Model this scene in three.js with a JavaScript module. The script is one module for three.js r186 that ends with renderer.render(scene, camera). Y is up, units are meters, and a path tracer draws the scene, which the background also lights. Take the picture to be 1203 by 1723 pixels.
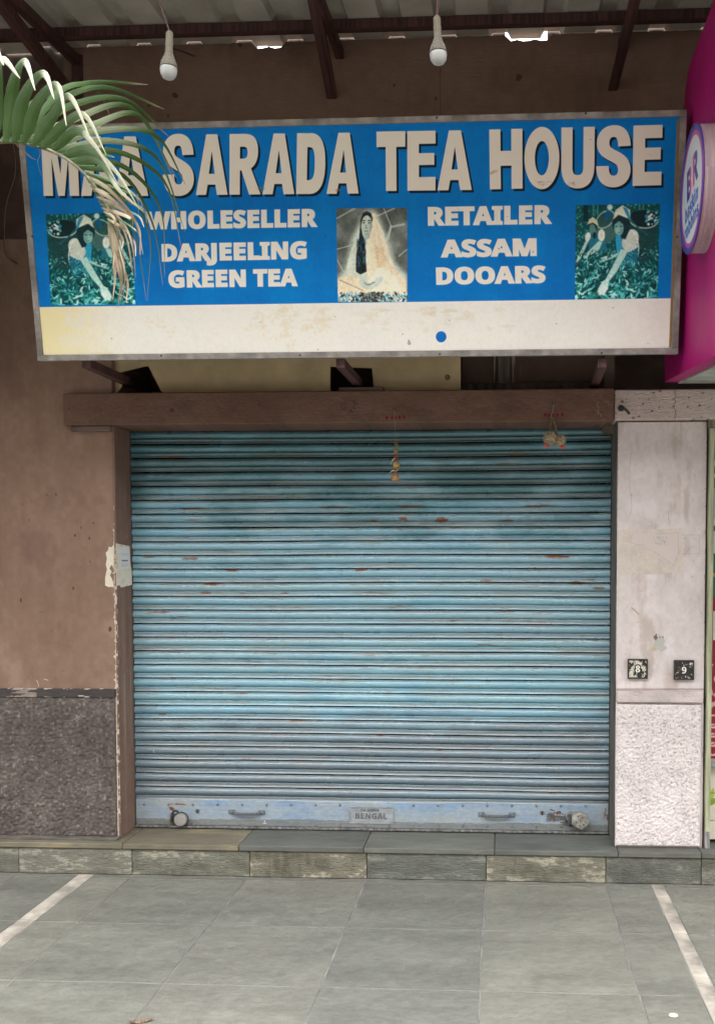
import * as THREE from 'three';
import { RoundedBoxGeometry } from 'three/addons/geometries/RoundedBoxGeometry.js';
import { mergeGeometries, toCreasedNormals } from 'three/addons/utils/BufferGeometryUtils.js';
import { TextGeometry } from 'three/addons/geometries/TextGeometry.js';
import { FontLoader } from 'three/addons/loaders/FontLoader.js';

// ------------------------------------------------------------------ camera, sky, sun, exposure
const scene = new THREE.Scene();
const PW = 1203, PH = 1723, F = 1650, CX = 755, CY = 1010, CAMZ = 5.28, CAMY = 1.632;
const camera = new THREE.PerspectiveCamera(2 * Math.atan(PH / 2 / F) * 180 / Math.PI, PW / PH, 0.05, 900);
camera.position.set(0, CAMY, CAMZ);
camera.rotation.order = 'YXZ';
camera.rotation.y = Math.atan(89 / F);
camera.rotation.x = -Math.atan(73 / F);
camera.setViewOffset(PW, PH, PW / 2 - CX, PH / 2 - CY, PW, PH);
camera.updateMatrixWorld(true);

const renderer = new THREE.WebGLRenderer({ antialias: true });
renderer.toneMapping = THREE.LinearToneMapping;
renderer.toneMappingExposure = 4.85;
renderer.shadowMap.enabled = true;

{ // bright overcast sky: zenith brighter than the horizon
  const W = 256, H = 128, d = new Float32Array(W * H * 4);
  for (let y = 0; y < H; y++) for (let x = 0; x < W; x++) {
    const el = ((y + 0.5) / H - 0.5) * Math.PI, s = Math.max(0, Math.sin(el));
    const L = (1 + 2 * s) * 0.7, i = (y * W + x) * 4;
    d[i] = L * 1.0; d[i + 1] = L * 1.0; d[i + 2] = L * 1.01; d[i + 3] = 1;
  }
  const t = new THREE.DataTexture(d, W, H, THREE.RGBAFormat, THREE.FloatType);
  t.mapping = THREE.EquirectangularReflectionMapping; t.magFilter = THREE.LinearFilter; t.needsUpdate = true;
  scene.background = t; scene.environment = t;
}
const sun = new THREE.DirectionalLight(new THREE.Color(1, 0.96, 0.9), 1.5);
sun.position.set(-5, 20, -3.2); sun.target.position.set(0, 0, 2);
sun.castShadow = true; sun.shadow.radius = 20; sun.shadow.mapSize.set(2048, 2048);
Object.assign(sun.shadow.camera, { left: -10, right: 10, top: 10, bottom: -10, near: 1, far: 60 });
scene.add(sun, sun.target);

// ------------------------------------------------------------------ helpers
let seedState = 7;
const rnd = () => { seedState = (seedState + 0x6d2b79f5) | 0; let t = Math.imul(seedState ^ (seedState >>> 15), 1 | seedState); t = (t + Math.imul(t ^ (t >>> 7), 61 | t)) ^ t; return ((t ^ (t >>> 14)) >>> 0) / 4294967296; };
const rr = (a, b) => a + (b - a) * rnd();
const V = (x, y, z) => new THREE.Vector3(x, y, z);
const clamp = (x, a = 0, b = 1) => Math.min(b, Math.max(a, x));
const sstep = (a, b, x) => { const t = clamp((x - a) / (b - a)); return t * t * (3 - 2 * t); };
const mix = (a, b, t) => [a[0] + (b[0] - a[0]) * t, a[1] + (b[1] - a[1]) * t, a[2] + (b[2] - a[2]) * t];
// a pixel of the photograph gives a direction; the plane it meets gives the distance
const ray = (u, v) => V((u - CX) / F, -(v - CY) / F, -1).applyQuaternion(camera.quaternion);
const P = (u, v, z) => { const d = ray(u, v), t = (z - CAMZ) / d.z; return V(d.x * t, CAMY + d.y * t, z); };
const PG = (u, v, y = 0) => { const d = ray(u, v), t = (y - CAMY) / d.y; return V(d.x * t, y, CAMZ + d.z * t); };

// tileable value noise, several octaves, about -1..1
function fbm(w, h, nx, ny, oct, seed) {
  const out = new Float32Array(w * h);
  let amp = 1, tot = 0, s = seed * 7919 + 13;
  const r = () => { s = (Math.imul(s, 1664525) + 1013904223) | 0; return (s >>> 8) / 16777216 * 2 - 1; };
  for (let o = 0; o < oct; o++) {
    const gx = Math.max(1, Math.round(nx)), gy = Math.max(1, Math.round(ny)), g = new Float32Array(gx * gy);
    for (let i = 0; i < g.length; i++) g[i] = r();
    for (let y = 0; y < h; y++) {
      const fy = y / h * gy, iy = Math.floor(fy), ty = fy - iy, sy = ty * ty * (3 - 2 * ty), a = (iy % gy) * gx, b = ((iy + 1) % gy) * gx;
      for (let x = 0; x < w; x++) {
        const fx = x / w * gx, ix = Math.floor(fx), tx = fx - ix, sx = tx * tx * (3 - 2 * tx), i0 = ix % gx, i1 = (ix + 1) % gx;
        const p = g[a + i0] + (g[a + i1] - g[a + i0]) * sx, q = g[b + i0] + (g[b + i1] - g[b + i0]) * sx;
        out[y * w + x] += amp * (p + (q - p) * sy);
      }
    }
    tot += amp; amp *= 0.55; nx *= 2.03; ny *= 2.03;
  }
  for (let i = 0; i < out.length; i++) out[i] *= 1.6 / tot;
  return out;
}
const canvas = (w, h) => { const c = document.createElement('canvas'); c.width = w; c.height = h; return c; };
function paint(c, fn) { // fn(i, u, v from the top) -> [r, g, b] in sRGB 0..255
  const x = c.getContext('2d'), im = x.createImageData(c.width, c.height), d = im.data, w = c.width, h = c.height;
  for (let y = 0, i = 0; y < h; y++) for (let q = 0; q < w; q++, i++) { const k = fn(i, (q + 0.5) / w, (y + 0.5) / h); d[i * 4] = k[0]; d[i * 4 + 1] = k[1]; d[i * 4 + 2] = k[2]; d[i * 4 + 3] = 255; }
  x.putImageData(im, 0, 0); return x;
}
function tex(c, srgb = true, wrap = THREE.RepeatWrapping, rep = 1, repY = rep) {
  const t = c.shared ? c.shared.clone() : (c.shared = new THREE.CanvasTexture(c)).clone(); t.wrapS = t.wrapT = wrap; if (srgb) t.colorSpace = THREE.SRGBColorSpace;
  t.repeat.set(rep, repY); t.magFilter = THREE.LinearFilter; return t;
}
// grey noise maps shared by many materials
function greyNoise(n, nx, ny, oct, seed, lo, hi, pow = 1) {
  const f = fbm(n, n, nx, ny, oct, seed), c = canvas(n, n);
  paint(c, (i) => { const k = lo + (hi - lo) * Math.pow(clamp(f[i] * 0.5 + 0.5), pow); return [k, k, k]; });
  return c;
}
const fineC = greyNoise(512, 24, 24, 5, 3, 0, 255), coarseC = greyNoise(512, 5, 5, 6, 5, 150, 255), streakC = greyNoise(512, 40, 3, 5, 9, 140, 255), roughC = greyNoise(512, 8, 8, 5, 12, 120, 255);
const softC = greyNoise(512, 4, 4, 6, 17, 205, 255);
const bumpT = (rep) => tex(fineC, false, THREE.RepeatWrapping, rep);
const lin = (r, g, b) => new THREE.Color().setRGB(r, g, b);
const mat = (color, o = {}) => new THREE.MeshStandardMaterial({ color, roughness: 0.85, metalness: 0, ...o });
const noisy = (color, c = softC, rep = 1, o = {}) => mat(color, { map: tex(c, true, THREE.RepeatWrapping, rep), bumpMap: bumpT(rep * 2.2), bumpScale: 0.0015, ...o });

function planarUV(g) {
  const p = g.attributes.position, n = g.attributes.normal, uv = new Float32Array(p.count * 2);
  for (let i = 0; i < p.count; i++) {
    const ax = Math.abs(n.getX(i)), ay = Math.abs(n.getY(i)), az = Math.abs(n.getZ(i));
    const [a, b] = ax > ay && ax > az ? [p.getZ(i), p.getY(i)] : ay > az ? [p.getX(i), p.getZ(i)] : [p.getX(i), p.getY(i)];
    uv[i * 2] = a; uv[i * 2 + 1] = b;
  }
  g.setAttribute('uv', new THREE.BufferAttribute(uv, 2)); return g;
}
function rectUV(g, x0, y0, x1, y1) {
  const p = g.attributes.position, uv = new Float32Array(p.count * 2);
  for (let i = 0; i < p.count; i++) { uv[i * 2] = (p.getX(i) - x0) / (x1 - x0); uv[i * 2 + 1] = (p.getY(i) - y0) / (y1 - y0); }
  g.setAttribute('uv', new THREE.BufferAttribute(uv, 2)); return g;
}
const slab = (x0, x1, y0, y1, z0, z1, r = 0) => planarUV((r ? new RoundedBoxGeometry(x1 - x0, y1 - y0, z1 - z0, r > 0.004 ? 2 : 1, r) : new THREE.BoxGeometry(x1 - x0, y1 - y0, z1 - z0)).translate((x0 + x1) / 2, (y0 + y1) / 2, (z0 + z1) / 2));
function bar(a, b, w, h, up = V(0, 1, 0)) { // a rectangular bar from a to b
  const L = a.distanceTo(b), g = new RoundedBoxGeometry(w, h, L, 1, Math.min(w, h) * 0.08), m = new THREE.Matrix4();
  planarUV(g);
  const zA = b.clone().sub(a).normalize(), xA = V(0, 0, 0).crossVectors(up, zA).normalize(), yA = V(0, 0, 0).crossVectors(zA, xA);
  m.makeBasis(xA, yA, zA).setPosition(a.clone().add(b).multiplyScalar(0.5));
  return g.applyMatrix4(m);
}
const tube = (pts, r, seg = 20, rad = 6) => new THREE.TubeGeometry(new THREE.CatmullRomCurve3(pts), seg, r, rad, false);
const cyl = (r0, r1, h, n = 20) => new THREE.CylinderGeometry(r0, r1, h, n);
const taken = {};
const numbered = (n) => { const k = taken[n] = (taken[n] ?? -1) + 1; return k ? n + '_' + String(k).padStart(3, '0') : n; };
function part(name, g, m, parent) { const o = new THREE.Mesh(g, m); o.name = name; parent.add(o); return o; }
function tag(o, label, category, group) { Object.assign(o.userData, { label, category }); if (group) o.userData.group = group; return o; }
function thing(name, label, category, group) { const o = new THREE.Group(); o.name = numbered(name); scene.add(o); return tag(o, label, category, group); }
function one(name, g, m, label, category, group) { const o = new THREE.Mesh(g, m); o.name = numbered(name); scene.add(o); return tag(o, label, category, group); }
function struct(name) { const o = new THREE.Group(); o.name = numbered(name); o.userData.kind = 'structure'; scene.add(o); return o; }
function blob(x, px, py, rx, ry, rgb, a = 1, n = 18, rough = 0.35) { // an irregular stain on a canvas
  x.fillStyle = `rgba(${rgb.join(',')},${a})`; x.beginPath();
  for (let i = 0; i < n; i++) { const t = i / n * 6.2832, k = 1 + rr(-rough, rough); x.lineTo(px + Math.cos(t) * rx * k, py + Math.sin(t) * ry * k); }
  x.closePath(); x.fill();
}

// ------------------------------------------------------------------ main measures (metres; shutter plane z = 0, street towards +z)
const ZW = 0.235, ZL = 0.28, ZST = 0.32, STEP = 0.137, GY = -0.03;
const XL = P(194, 1000, ZW).x, XR = P(1037.5, 1000, ZW).x, XPR = P(1186, 1000, ZW).x;   // door opening and right edge of the pillar
const YLB = P(600, 712, ZL).y, YLT = P(600, 657, ZL).y;                                  // lintel
const ROOF_Y = 4.255, ROOF_S = 0.085;                                                     // sheet height at z = 0.2, fall per metre
const roofY = (z) => ROOF_Y - (z - 0.2) * ROOF_S;

// ------------------------------------------------------------------ ground and pavement
{
  const g = new THREE.Mesh(new THREE.PlaneGeometry(700, 700).rotateX(-Math.PI / 2).translate(0, -0.12, 0), noisy(lin(0.085, 0.083, 0.08), coarseC, 350, { roughness: 0.95 }));
  g.name = 'ground'; g.userData.kind = 'structure'; scene.add(g);
  const pv = struct('pavement'); pv.position.y = GY;
  part('mortar_bed', slab(-9, 8, -0.09, -0.0022, ZST - 0.35, 4.1), noisy(lin(0.27, 0.27, 0.245), coarseC, 1.3), pv);
  const tones = [[108, 107, 99], [104, 104, 96], [111, 110, 101], [102, 102, 95]], sm = tones.map((t, k) => {
    const n = 512, a = fbm(n, n, 3, 5, 6, 20 + k), b = fbm(n, n, 30, 60, 3, 30 + k), s = fbm(n, n, 2, 14, 5, 40 + k), q = fbm(n, n, 5, 4, 4, 47 + k), c = canvas(n, n);
    const x = paint(c, (i) => { const d = a[i] * 6 + b[i] * 6 + s[i] * 5, l = sstep(0.25, 0.7, q[i]) * 5; return [t[0] + d + l, t[1] + d + l, t[2] + d * 0.9 + l]; });
    for (let i = 0; i < 9; i++) { x.strokeStyle = `rgba(190,188,178,${rr(0.12, 0.35)})`; x.lineWidth = rr(0.6, 1.5); x.beginPath(); const px = rnd() * n, py = rnd() * n; x.moveTo(px, py); x.quadraticCurveTo(px + rr(-25, 25), py + rr(-25, 25), px + rr(-40, 40), py + rr(-40, 40)); x.stroke(); }
    for (let i = 0; i < 26; i++) blob(x, rnd() * n, rnd() * n, rr(0.8, 2.6), rr(0.8, 2), rnd() < 0.5 ? [70, 68, 62] : [175, 172, 160], 0.5, 8);
    return mat(0xffffff, { map: tex(c, true), bumpMap: bumpT(3), bumpScale: 0.0012, roughnessMap: tex(roughC, false, THREE.RepeatWrapping, 2), roughness: 0.78 });
  });
  const xs = [], X0 = P(815, 1487, ZST).x; for (let k = -5; k <= 4; k++) xs.push(X0 + k * 0.612);
  const strips = [[-2.165, 0.084], [0.79, 0.066]], zs = [ZST + 0.002, ZST + 0.05]; for (let k = 1; k <= 6; k++) zs.push(ZST + 0.05 + k * 0.61);
  let k = 0;
  for (let j = 0; j < zs.length - 1; j++) {
    const cuts = xs.map((x, i) => x + (i % 3 - 1) * 0.004 + (j % 2) * 0.003);
    for (let i = 0; i < cuts.length - 1; i++) {
      let segs = [[cuts[i], cuts[i + 1]]];
      for (const [sx, w] of strips) segs = segs.flatMap(([a, b]) => sx > a && sx < b ? [[a, sx - w / 2], [sx + w / 2, b]] : [[a, b]]).filter(([a, b]) => b - a > 0.03);
      for (const [a, b] of segs) {
        const g = slab(a + 0.0026, b - 0.0026, -0.03, rr(-0.0006, 0.0008), zs[j] + 0.0026, zs[j + 1] - 0.0026, 0.003), uv = g.attributes.uv, ou = rnd(), ov = rnd();
        for (let q = 0; q < uv.count; q++) uv.setXY(q, uv.getX(q) * 1.2 + ou, uv.getY(q) * 1.2 + ov);
        part('slab', g, sm[(k++ * 7 + j * 3) % 4], pv);
      }
    }
    if (!j) continue;
    const marble = noisy(lin(0.52, 0.47, 0.4), coarseC, 2.2, { roughness: 0.6 });
    for (const [sx, w] of strips) part('inlay_strip', slab(sx - w / 2 + 0.002, sx + w / 2 - 0.002, -0.03, 0.0006, (j === 1 ? zs[0] : zs[j]) + 0.002, zs[j + 1] - 0.002, 0.002), marble, pv);
  }
}
{ // unseen row behind the camera, added and heightened to hide the low sky
  const t = thing('unseen_opposite_building', 'unseen tan building across the street, added to hide the low sky', 'building'), z = 14, wl = noisy(lin(0.19, 0.165, 0.135), softC, 0.3), gl = mat(lin(0.05, 0.06, 0.07), { roughness: 0.2 });
  part('wall', slab(-26, 26, -0.09, 10.2, z, z + 7), wl, t); part('cornice', slab(-26.2, 26.2, 10.2, 10.4, z - 0.25, z + 7), wl, t);
  for (let i = 0; i < 12; i++) for (const y of [0.9, 4.2, 7.5]) part('window', slab(-24 + i * 4, -22.4 + i * 4, y, y + 1.5, z - 0.04, z + 0.02), gl, t);
}
// front step: tread slabs with a nosing over upright riser stones
{
  const st = struct('front_step');
  part('core', slab(-5, 4, GY + 0.0005, STEP - 0.034, -0.3, ZST - 0.06), noisy(lin(0.2, 0.2, 0.18)), st);
  const stone = (t, pale, dark, k) => {
    const w = 512, h = 256, a = fbm(w, h, 4, 3, 6, 60 + k), b = fbm(w, h, 22, 14, 4, 70 + k), s = fbm(w, h, 26, 2, 4, 80 + k), c = canvas(w, h);
    paint(c, (i, u, v) => { let col = t.map((q) => q + a[i] * 11 + b[i] * 7); const m = sstep(0.12, 0.55, a[i] * 0.9 + b[i] * 0.5 + s[i] * 0.3) * pale * 0.75; col = mix(col, [182, 176, 154], m);
      const g = sstep(0.1, 0.75, -a[i] * 0.6 + b[i] * 0.35 + s[i] * 0.5) * dark * 0.75; return mix(col, [62, 61, 52], g * 0.75); });
    return mat(0xffffff, { map: tex(c, true, THREE.ClampToEdgeWrapping), bumpMap: bumpT(1.6), bumpScale: 0.004, roughness: 0.9 });
  };
  const us = [-180, 32, 222, 420, 617, 818, 1019, 1180, 1390], kinds = [stone([110, 109, 98], 0.5, 0.5, 0), stone([114, 112, 100], 0.6, 0.4, 1), stone([114, 113, 100], 0.7, 0.5, 2), stone([116, 112, 97], 0.85, 0.7, 3), stone([101, 103, 95], 0.3, 0.4, 4), stone([113, 110, 96], 0.75, 0.6, 5), stone([99, 100, 92], 0.32, 0.5, 6), stone([102, 101, 91], 0.28, 0.5, 7)];
  for (let i = 0; i < us.length - 1; i++) {
    const a = P(us[i], 1460, ZST).x + 0.0015, b = P(us[i + 1], 1460, ZST).x - 0.0015;
    part('riser_stone', rectUV(slab(a, b, GY + 0.001, STEP - 0.031, ZST - 0.05, ZST - 0.008 + (i % 2) * 0.003, 0.003), a, GY, b, STEP), kinds[i], st);
  }
  const tz = [[106, 100, 84], [92, 93, 87], [95, 96, 89], [89, 91, 86], [91, 91, 84]].map((t, k) => {
    const n = 512, a = fbm(n, n, 3, 6, 6, 90 + k), b = fbm(n, n, 14, 40, 4, 95 + k), c = canvas(n, n);
    paint(c, (i) => { const d = a[i] * 13 + b[i] * 7; const m = k === 0 ? sstep(0.2, 0.8, a[i] + b[i] * 0.4) * 0.4 : 0; return mix([t[0] + d, t[1] + d, t[2] + d * 0.9], [142, 126, 92], m); });
    return mat(0xffffff, { map: tex(c), bumpMap: bumpT(2), bumpScale: 0.0015, roughness: 0.7 });
  });
  const ts = [-180, 207, 402, 612, 832, 1040, 1180, 1390];
  for (let i = 0; i < ts.length - 1; i++) {
    const a = P(ts[i], 1432, ZST).x + 0.001, b = P(ts[i + 1], 1432, ZST).x - 0.001;
    part('tread_slab', slab(a, b, STEP - 0.03, STEP + rr(-0.001, 0.001), -0.12, ZST + 0.004, 0.006), tz[[0, 0, 1, 2, 3, 4, 3][i]], st);
  }
}

// ------------------------------------------------------------------ building
const bld = thing('shop_building', 'brown plastered shop building with pale pink pillar and blue shuttered opening', 'building');
const brownS = [134, 108, 92];
const brownN = noisy(lin(0.235, 0.158, 0.125), coarseC, 0.7, { roughness: 0.9 });
part('building_core', slab(-10, 9, 0, 4.12, -3.2, -0.36), brownN, bld);
// left wall: its own map with stains, pits, scratches and paint lost along the corner
const WX0 = -3.1, WY0 = STEP, WY1 = P(30, 402, ZW).y;
{
  const w = 820, h = 2048, c = canvas(w, h), a = fbm(w, h, 3, 8, 6, 101), b = fbm(w, h, 40, 90, 3, 102), s = fbm(w, h, 16, 3, 5, 103), q = fbm(w, h, 6, 14, 5, 104);
  const x = paint(c, (i) => { const d = a[i] * 7 + b[i] * 4 + s[i] * 4; let col = [brownS[0] + d, brownS[1] + d, brownS[2] + d]; col = mix(col, [160, 138, 126], sstep(0.25, 0.8, q[i]) * 0.35); return mix(col, [104, 80, 70], sstep(0.3, 0.9, -q[i] + s[i] * 0.3) * 0.35); });
  const to = (u, v) => { const p = P(u, v, ZW); return [(p.x - WX0) / (XL - WX0) * w, (1 - (p.y - WY0) / (WY1 - WY0)) * h]; }, S = h / (WY1 - WY0);
  for (const [u, v, r] of [[50, 875, 3], [127, 901, 5], [151, 906, 5], [158, 880, 4], [137, 888, 3], [124, 990, 6], [80, 833, 3], [95, 832, 4], [152, 945, 3], [186, 1058, 9], [36, 1010, 7]]) { const [px, py] = to(u, v); blob(x, px, py, r * 0.7, r, [70, 44, 34], 0.8); }
  for (const [u, v, L, an] of [[62, 1144, 26, 1.2], [75, 1143, 18, 0.3], [92, 1141, 12, 0.6], [85, 1063, 14, -0.5], [105, 1128, 10, 1.1], [35, 848, 16, 0.2], [152, 944, 18, 1.5], [65, 1029, 24, 0.2], [52, 843, 10, 0.5]]) { const [px, py] = to(u, v); x.strokeStyle = L > 15 && v > 1100 ? 'rgba(215,200,185,0.8)' : 'rgba(96,72,62,0.7)'; x.lineWidth = 2.4; x.beginPath(); x.moveTo(px, py); x.quadraticCurveTo(px + L * 0.5 * Math.cos(an) + 4, py + L * 0.5 * Math.sin(an) - 3, px + L * Math.cos(an), py + L * Math.sin(an)); x.stroke(); }
  for (let i = 0; i < 90; i++) blob(x, rnd() * w, h * 0.3 + rnd() * h * 0.55, rr(0.8, 2.6), rr(0.8, 2.6), rnd() < 0.5 ? [90, 66, 56] : [170, 150, 138], 0.5, 7);
  // paint gone along the corner: chips from the notice down
  for (let v = 850; v < 1420; v += 3) { const [px, py] = to(192.5, v); if (v < 905 && rnd() < 0.75) continue; const r = (v > 1155 ? rr(1, 6) : rr(0.5, 3.5)) * (rnd() < 0.15 ? 2.2 : 1); blob(x, w - r * 0.3, py, r, rr(2, 7), [206, 194, 176], 0.95, 9, 0.5); }
  const g = rectUV(slab(WX0 - 5.9, XL, STEP - 0.002, WY1, -0.36, ZW, 0.006), WX0, WY0, XL, WY1);
  part('side_wall', g, mat(0xffffff, { map: tex(c, true, THREE.MirroredRepeatWrapping), bumpMap: tex(greyNoise(512, 10, 26, 5, 105, 0, 255), false), bumpScale: 0.004, roughness: 0.88 }), bld);
  // reveal of the opening
  const jc = canvas(256, 1024), ja = fbm(256, 1024, 8, 3, 5, 106), jb = fbm(256, 1024, 20, 60, 3, 107), jx = paint(jc, (i, u, v) => { const d = ja[i] * 12 + jb[i] * 5; let col = [118 + d, 94 + d, 82 + d]; return mix(col, [150, 140, 122], sstep(0.35, 0.9, ja[i] + (v > 0.6 ? 0.25 : -0.2)) * 0.5); });
  for (let i = 0; i < 70; i++) blob(jx, 256 - Math.abs(rr(0, 9)), rr(0.28, 0.98) * 1024, rr(1, 5), rr(2, 8), [204, 192, 174], 0.9, 8, 0.5);
  for (let i = 0; i < 30; i++) blob(jx, rnd() * 256, rr(0.2, 1) * 1024, rr(1, 3), rr(1, 5), rnd() < 0.5 ? [190, 178, 160] : [70, 54, 46], 0.6, 7, 0.5);
  const jg = slab(XL - 0.004, XL + 0.007, STEP + 0.001, YLB + 0.01, -0.14, ZW - 0.005, 0.003), uv = jg.attributes.uv, jp = jg.attributes.position;
  for (let i = 0; i < uv.count; i++) uv.setXY(i, (jp.getZ(i) + 0.14) / 0.372, (jp.getY(i) - STEP) / (YLB - STEP));
  part('door_jamb', jg, mat(0xffffff, { map: tex(jc), roughness: 0.9, bumpMap: bumpT(2), bumpScale: 0.003 }), bld);
}
// rough-cast dado: a grid with real relief
function roughCast(x0, x1, y0, y1, z, cell, amp, seed, depth, lump) {
  const nx = Math.round((x1 - x0) / cell), ny = Math.round((y1 - y0) / cell), g = new THREE.PlaneGeometry(x1 - x0, y1 - y0, nx, ny).translate((x0 + x1) / 2, (y0 + y1) / 2, z);
  const W = 512, f2 = fbm(W, W, 9, 11, 3, seed + 1), p = g.attributes.position, M = 0.9;
  const hs = (a, b, c) => { let h = Math.imul(a * 374761 + b * 668265 + c * 982451 + seed, 1274126177); h ^= h >>> 13; h = Math.imul(h, 1103515245); return ((h ^ (h >>> 16)) >>> 0) / 4294967296; };
  for (let i = 0; i < p.count; i++) {
    const x = p.getX(i), y = p.getY(i), ix = ((Math.floor((x + 9) / M * W)) % W + W) % W, iy = ((Math.floor((y + 9) / M * W)) % W + W) % W;
    const e = Math.min(1, (x1 - x) / 0.01, (y1 - y) / 0.008, (x - x0) / 0.01, (y - y0) / 0.008), gx = (x + 9) / lump[0], gy = (y + 9) / lump[1], cx = Math.floor(gx), cy = Math.floor(gy);
    let k = 0; for (let a = -1; a <= 1; a++) for (let b = -1; b <= 1; b++) { const qx = cx + a + hs(cx + a, cy + b, 1), qy = cy + b + hs(cx + a, cy + b, 2), r = 0.45 + 0.6 * hs(cx + a, cy + b, 3), d = Math.hypot(gx - qx, gy - qy) / r; if (d < 1) k = Math.max(k, Math.sqrt(1 - d * d) * (0.4 + 0.6 * hs(cx + a, cy + b, 4))); }
    p.setZ(i, z + clamp(e, 0, 1) * amp * (k + f2[iy * W + ix] * 0.25) - (e <= 0 ? depth : 0));
  }
  g.computeVertexNormals(); return planarUV(g);
}
const YB1 = P(100, 1158, ZW).y, YB0 = P(100, 1172, ZW).y;
{
  const n = 512, a = fbm(n, n, 5, 5, 5, 111), b = fbm(n, n, 70, 70, 2, 112), s = fbm(n, n, 30, 3, 4, 113), c = canvas(n, n);
  paint(c, (i) => { const d = a[i] * 9 + b[i] * 13 + s[i] * 5, l = sstep(0.7, 1.1, b[i]) * 20; return [86 + d + l, 78 + d + l, 73 + d + l]; });
  const m = mat(0xffffff, { map: tex(c, true, THREE.RepeatWrapping, 1.1), roughness: 0.95 });
  part('rough_cast_dado', roughCast(XL - 1.5, XL - 0.002, STEP + 0.012, YB0, ZW + 0.010, 0.0042, 0.0075, 114, 0.02, [0.017, 0.012]), m, bld);
  const bc = canvas(1024, 64), ba = fbm(1024, 64, 40, 5, 5, 115), bb = fbm(1024, 64, 12, 2, 4, 116);
  paint(bc, (i, u, v) => { const e = Math.min(v, 1 - v); let col = [76 + ba[i] * 9, 70 + ba[i] * 9, 68 + ba[i] * 9]; if (ba[i] * 0.55 + bb[i] * 0.4 > 0.30 + e * 1.5) col = [206, 192, 176]; if (bb[i] > 0.5 && u < 0.72) col = mix(col, [176, 160, 150], 0.8); return col; });
  part('dado_band', rectUV(slab(XL - 1.5, XL - 0.001, YB0 - 0.002, YB1, ZW - 0.01, ZW + 0.022, 0.005), XL - 1.5, YB0, XL, YB1), mat(0xffffff, { map: tex(bc, true, THREE.ClampToEdgeWrapping), roughness: 0.85, bumpMap: bumpT(3), bumpScale: 0.003 }), bld);
  part('wall_skirting', slab(XL - 1.5, XL + 0.01, STEP - 0.001, STEP + 0.014, ZW - 0.02, ZW + 0.045, 0.004), noisy(lin(0.17, 0.155, 0.13), coarseC, 2), bld);
}
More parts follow.
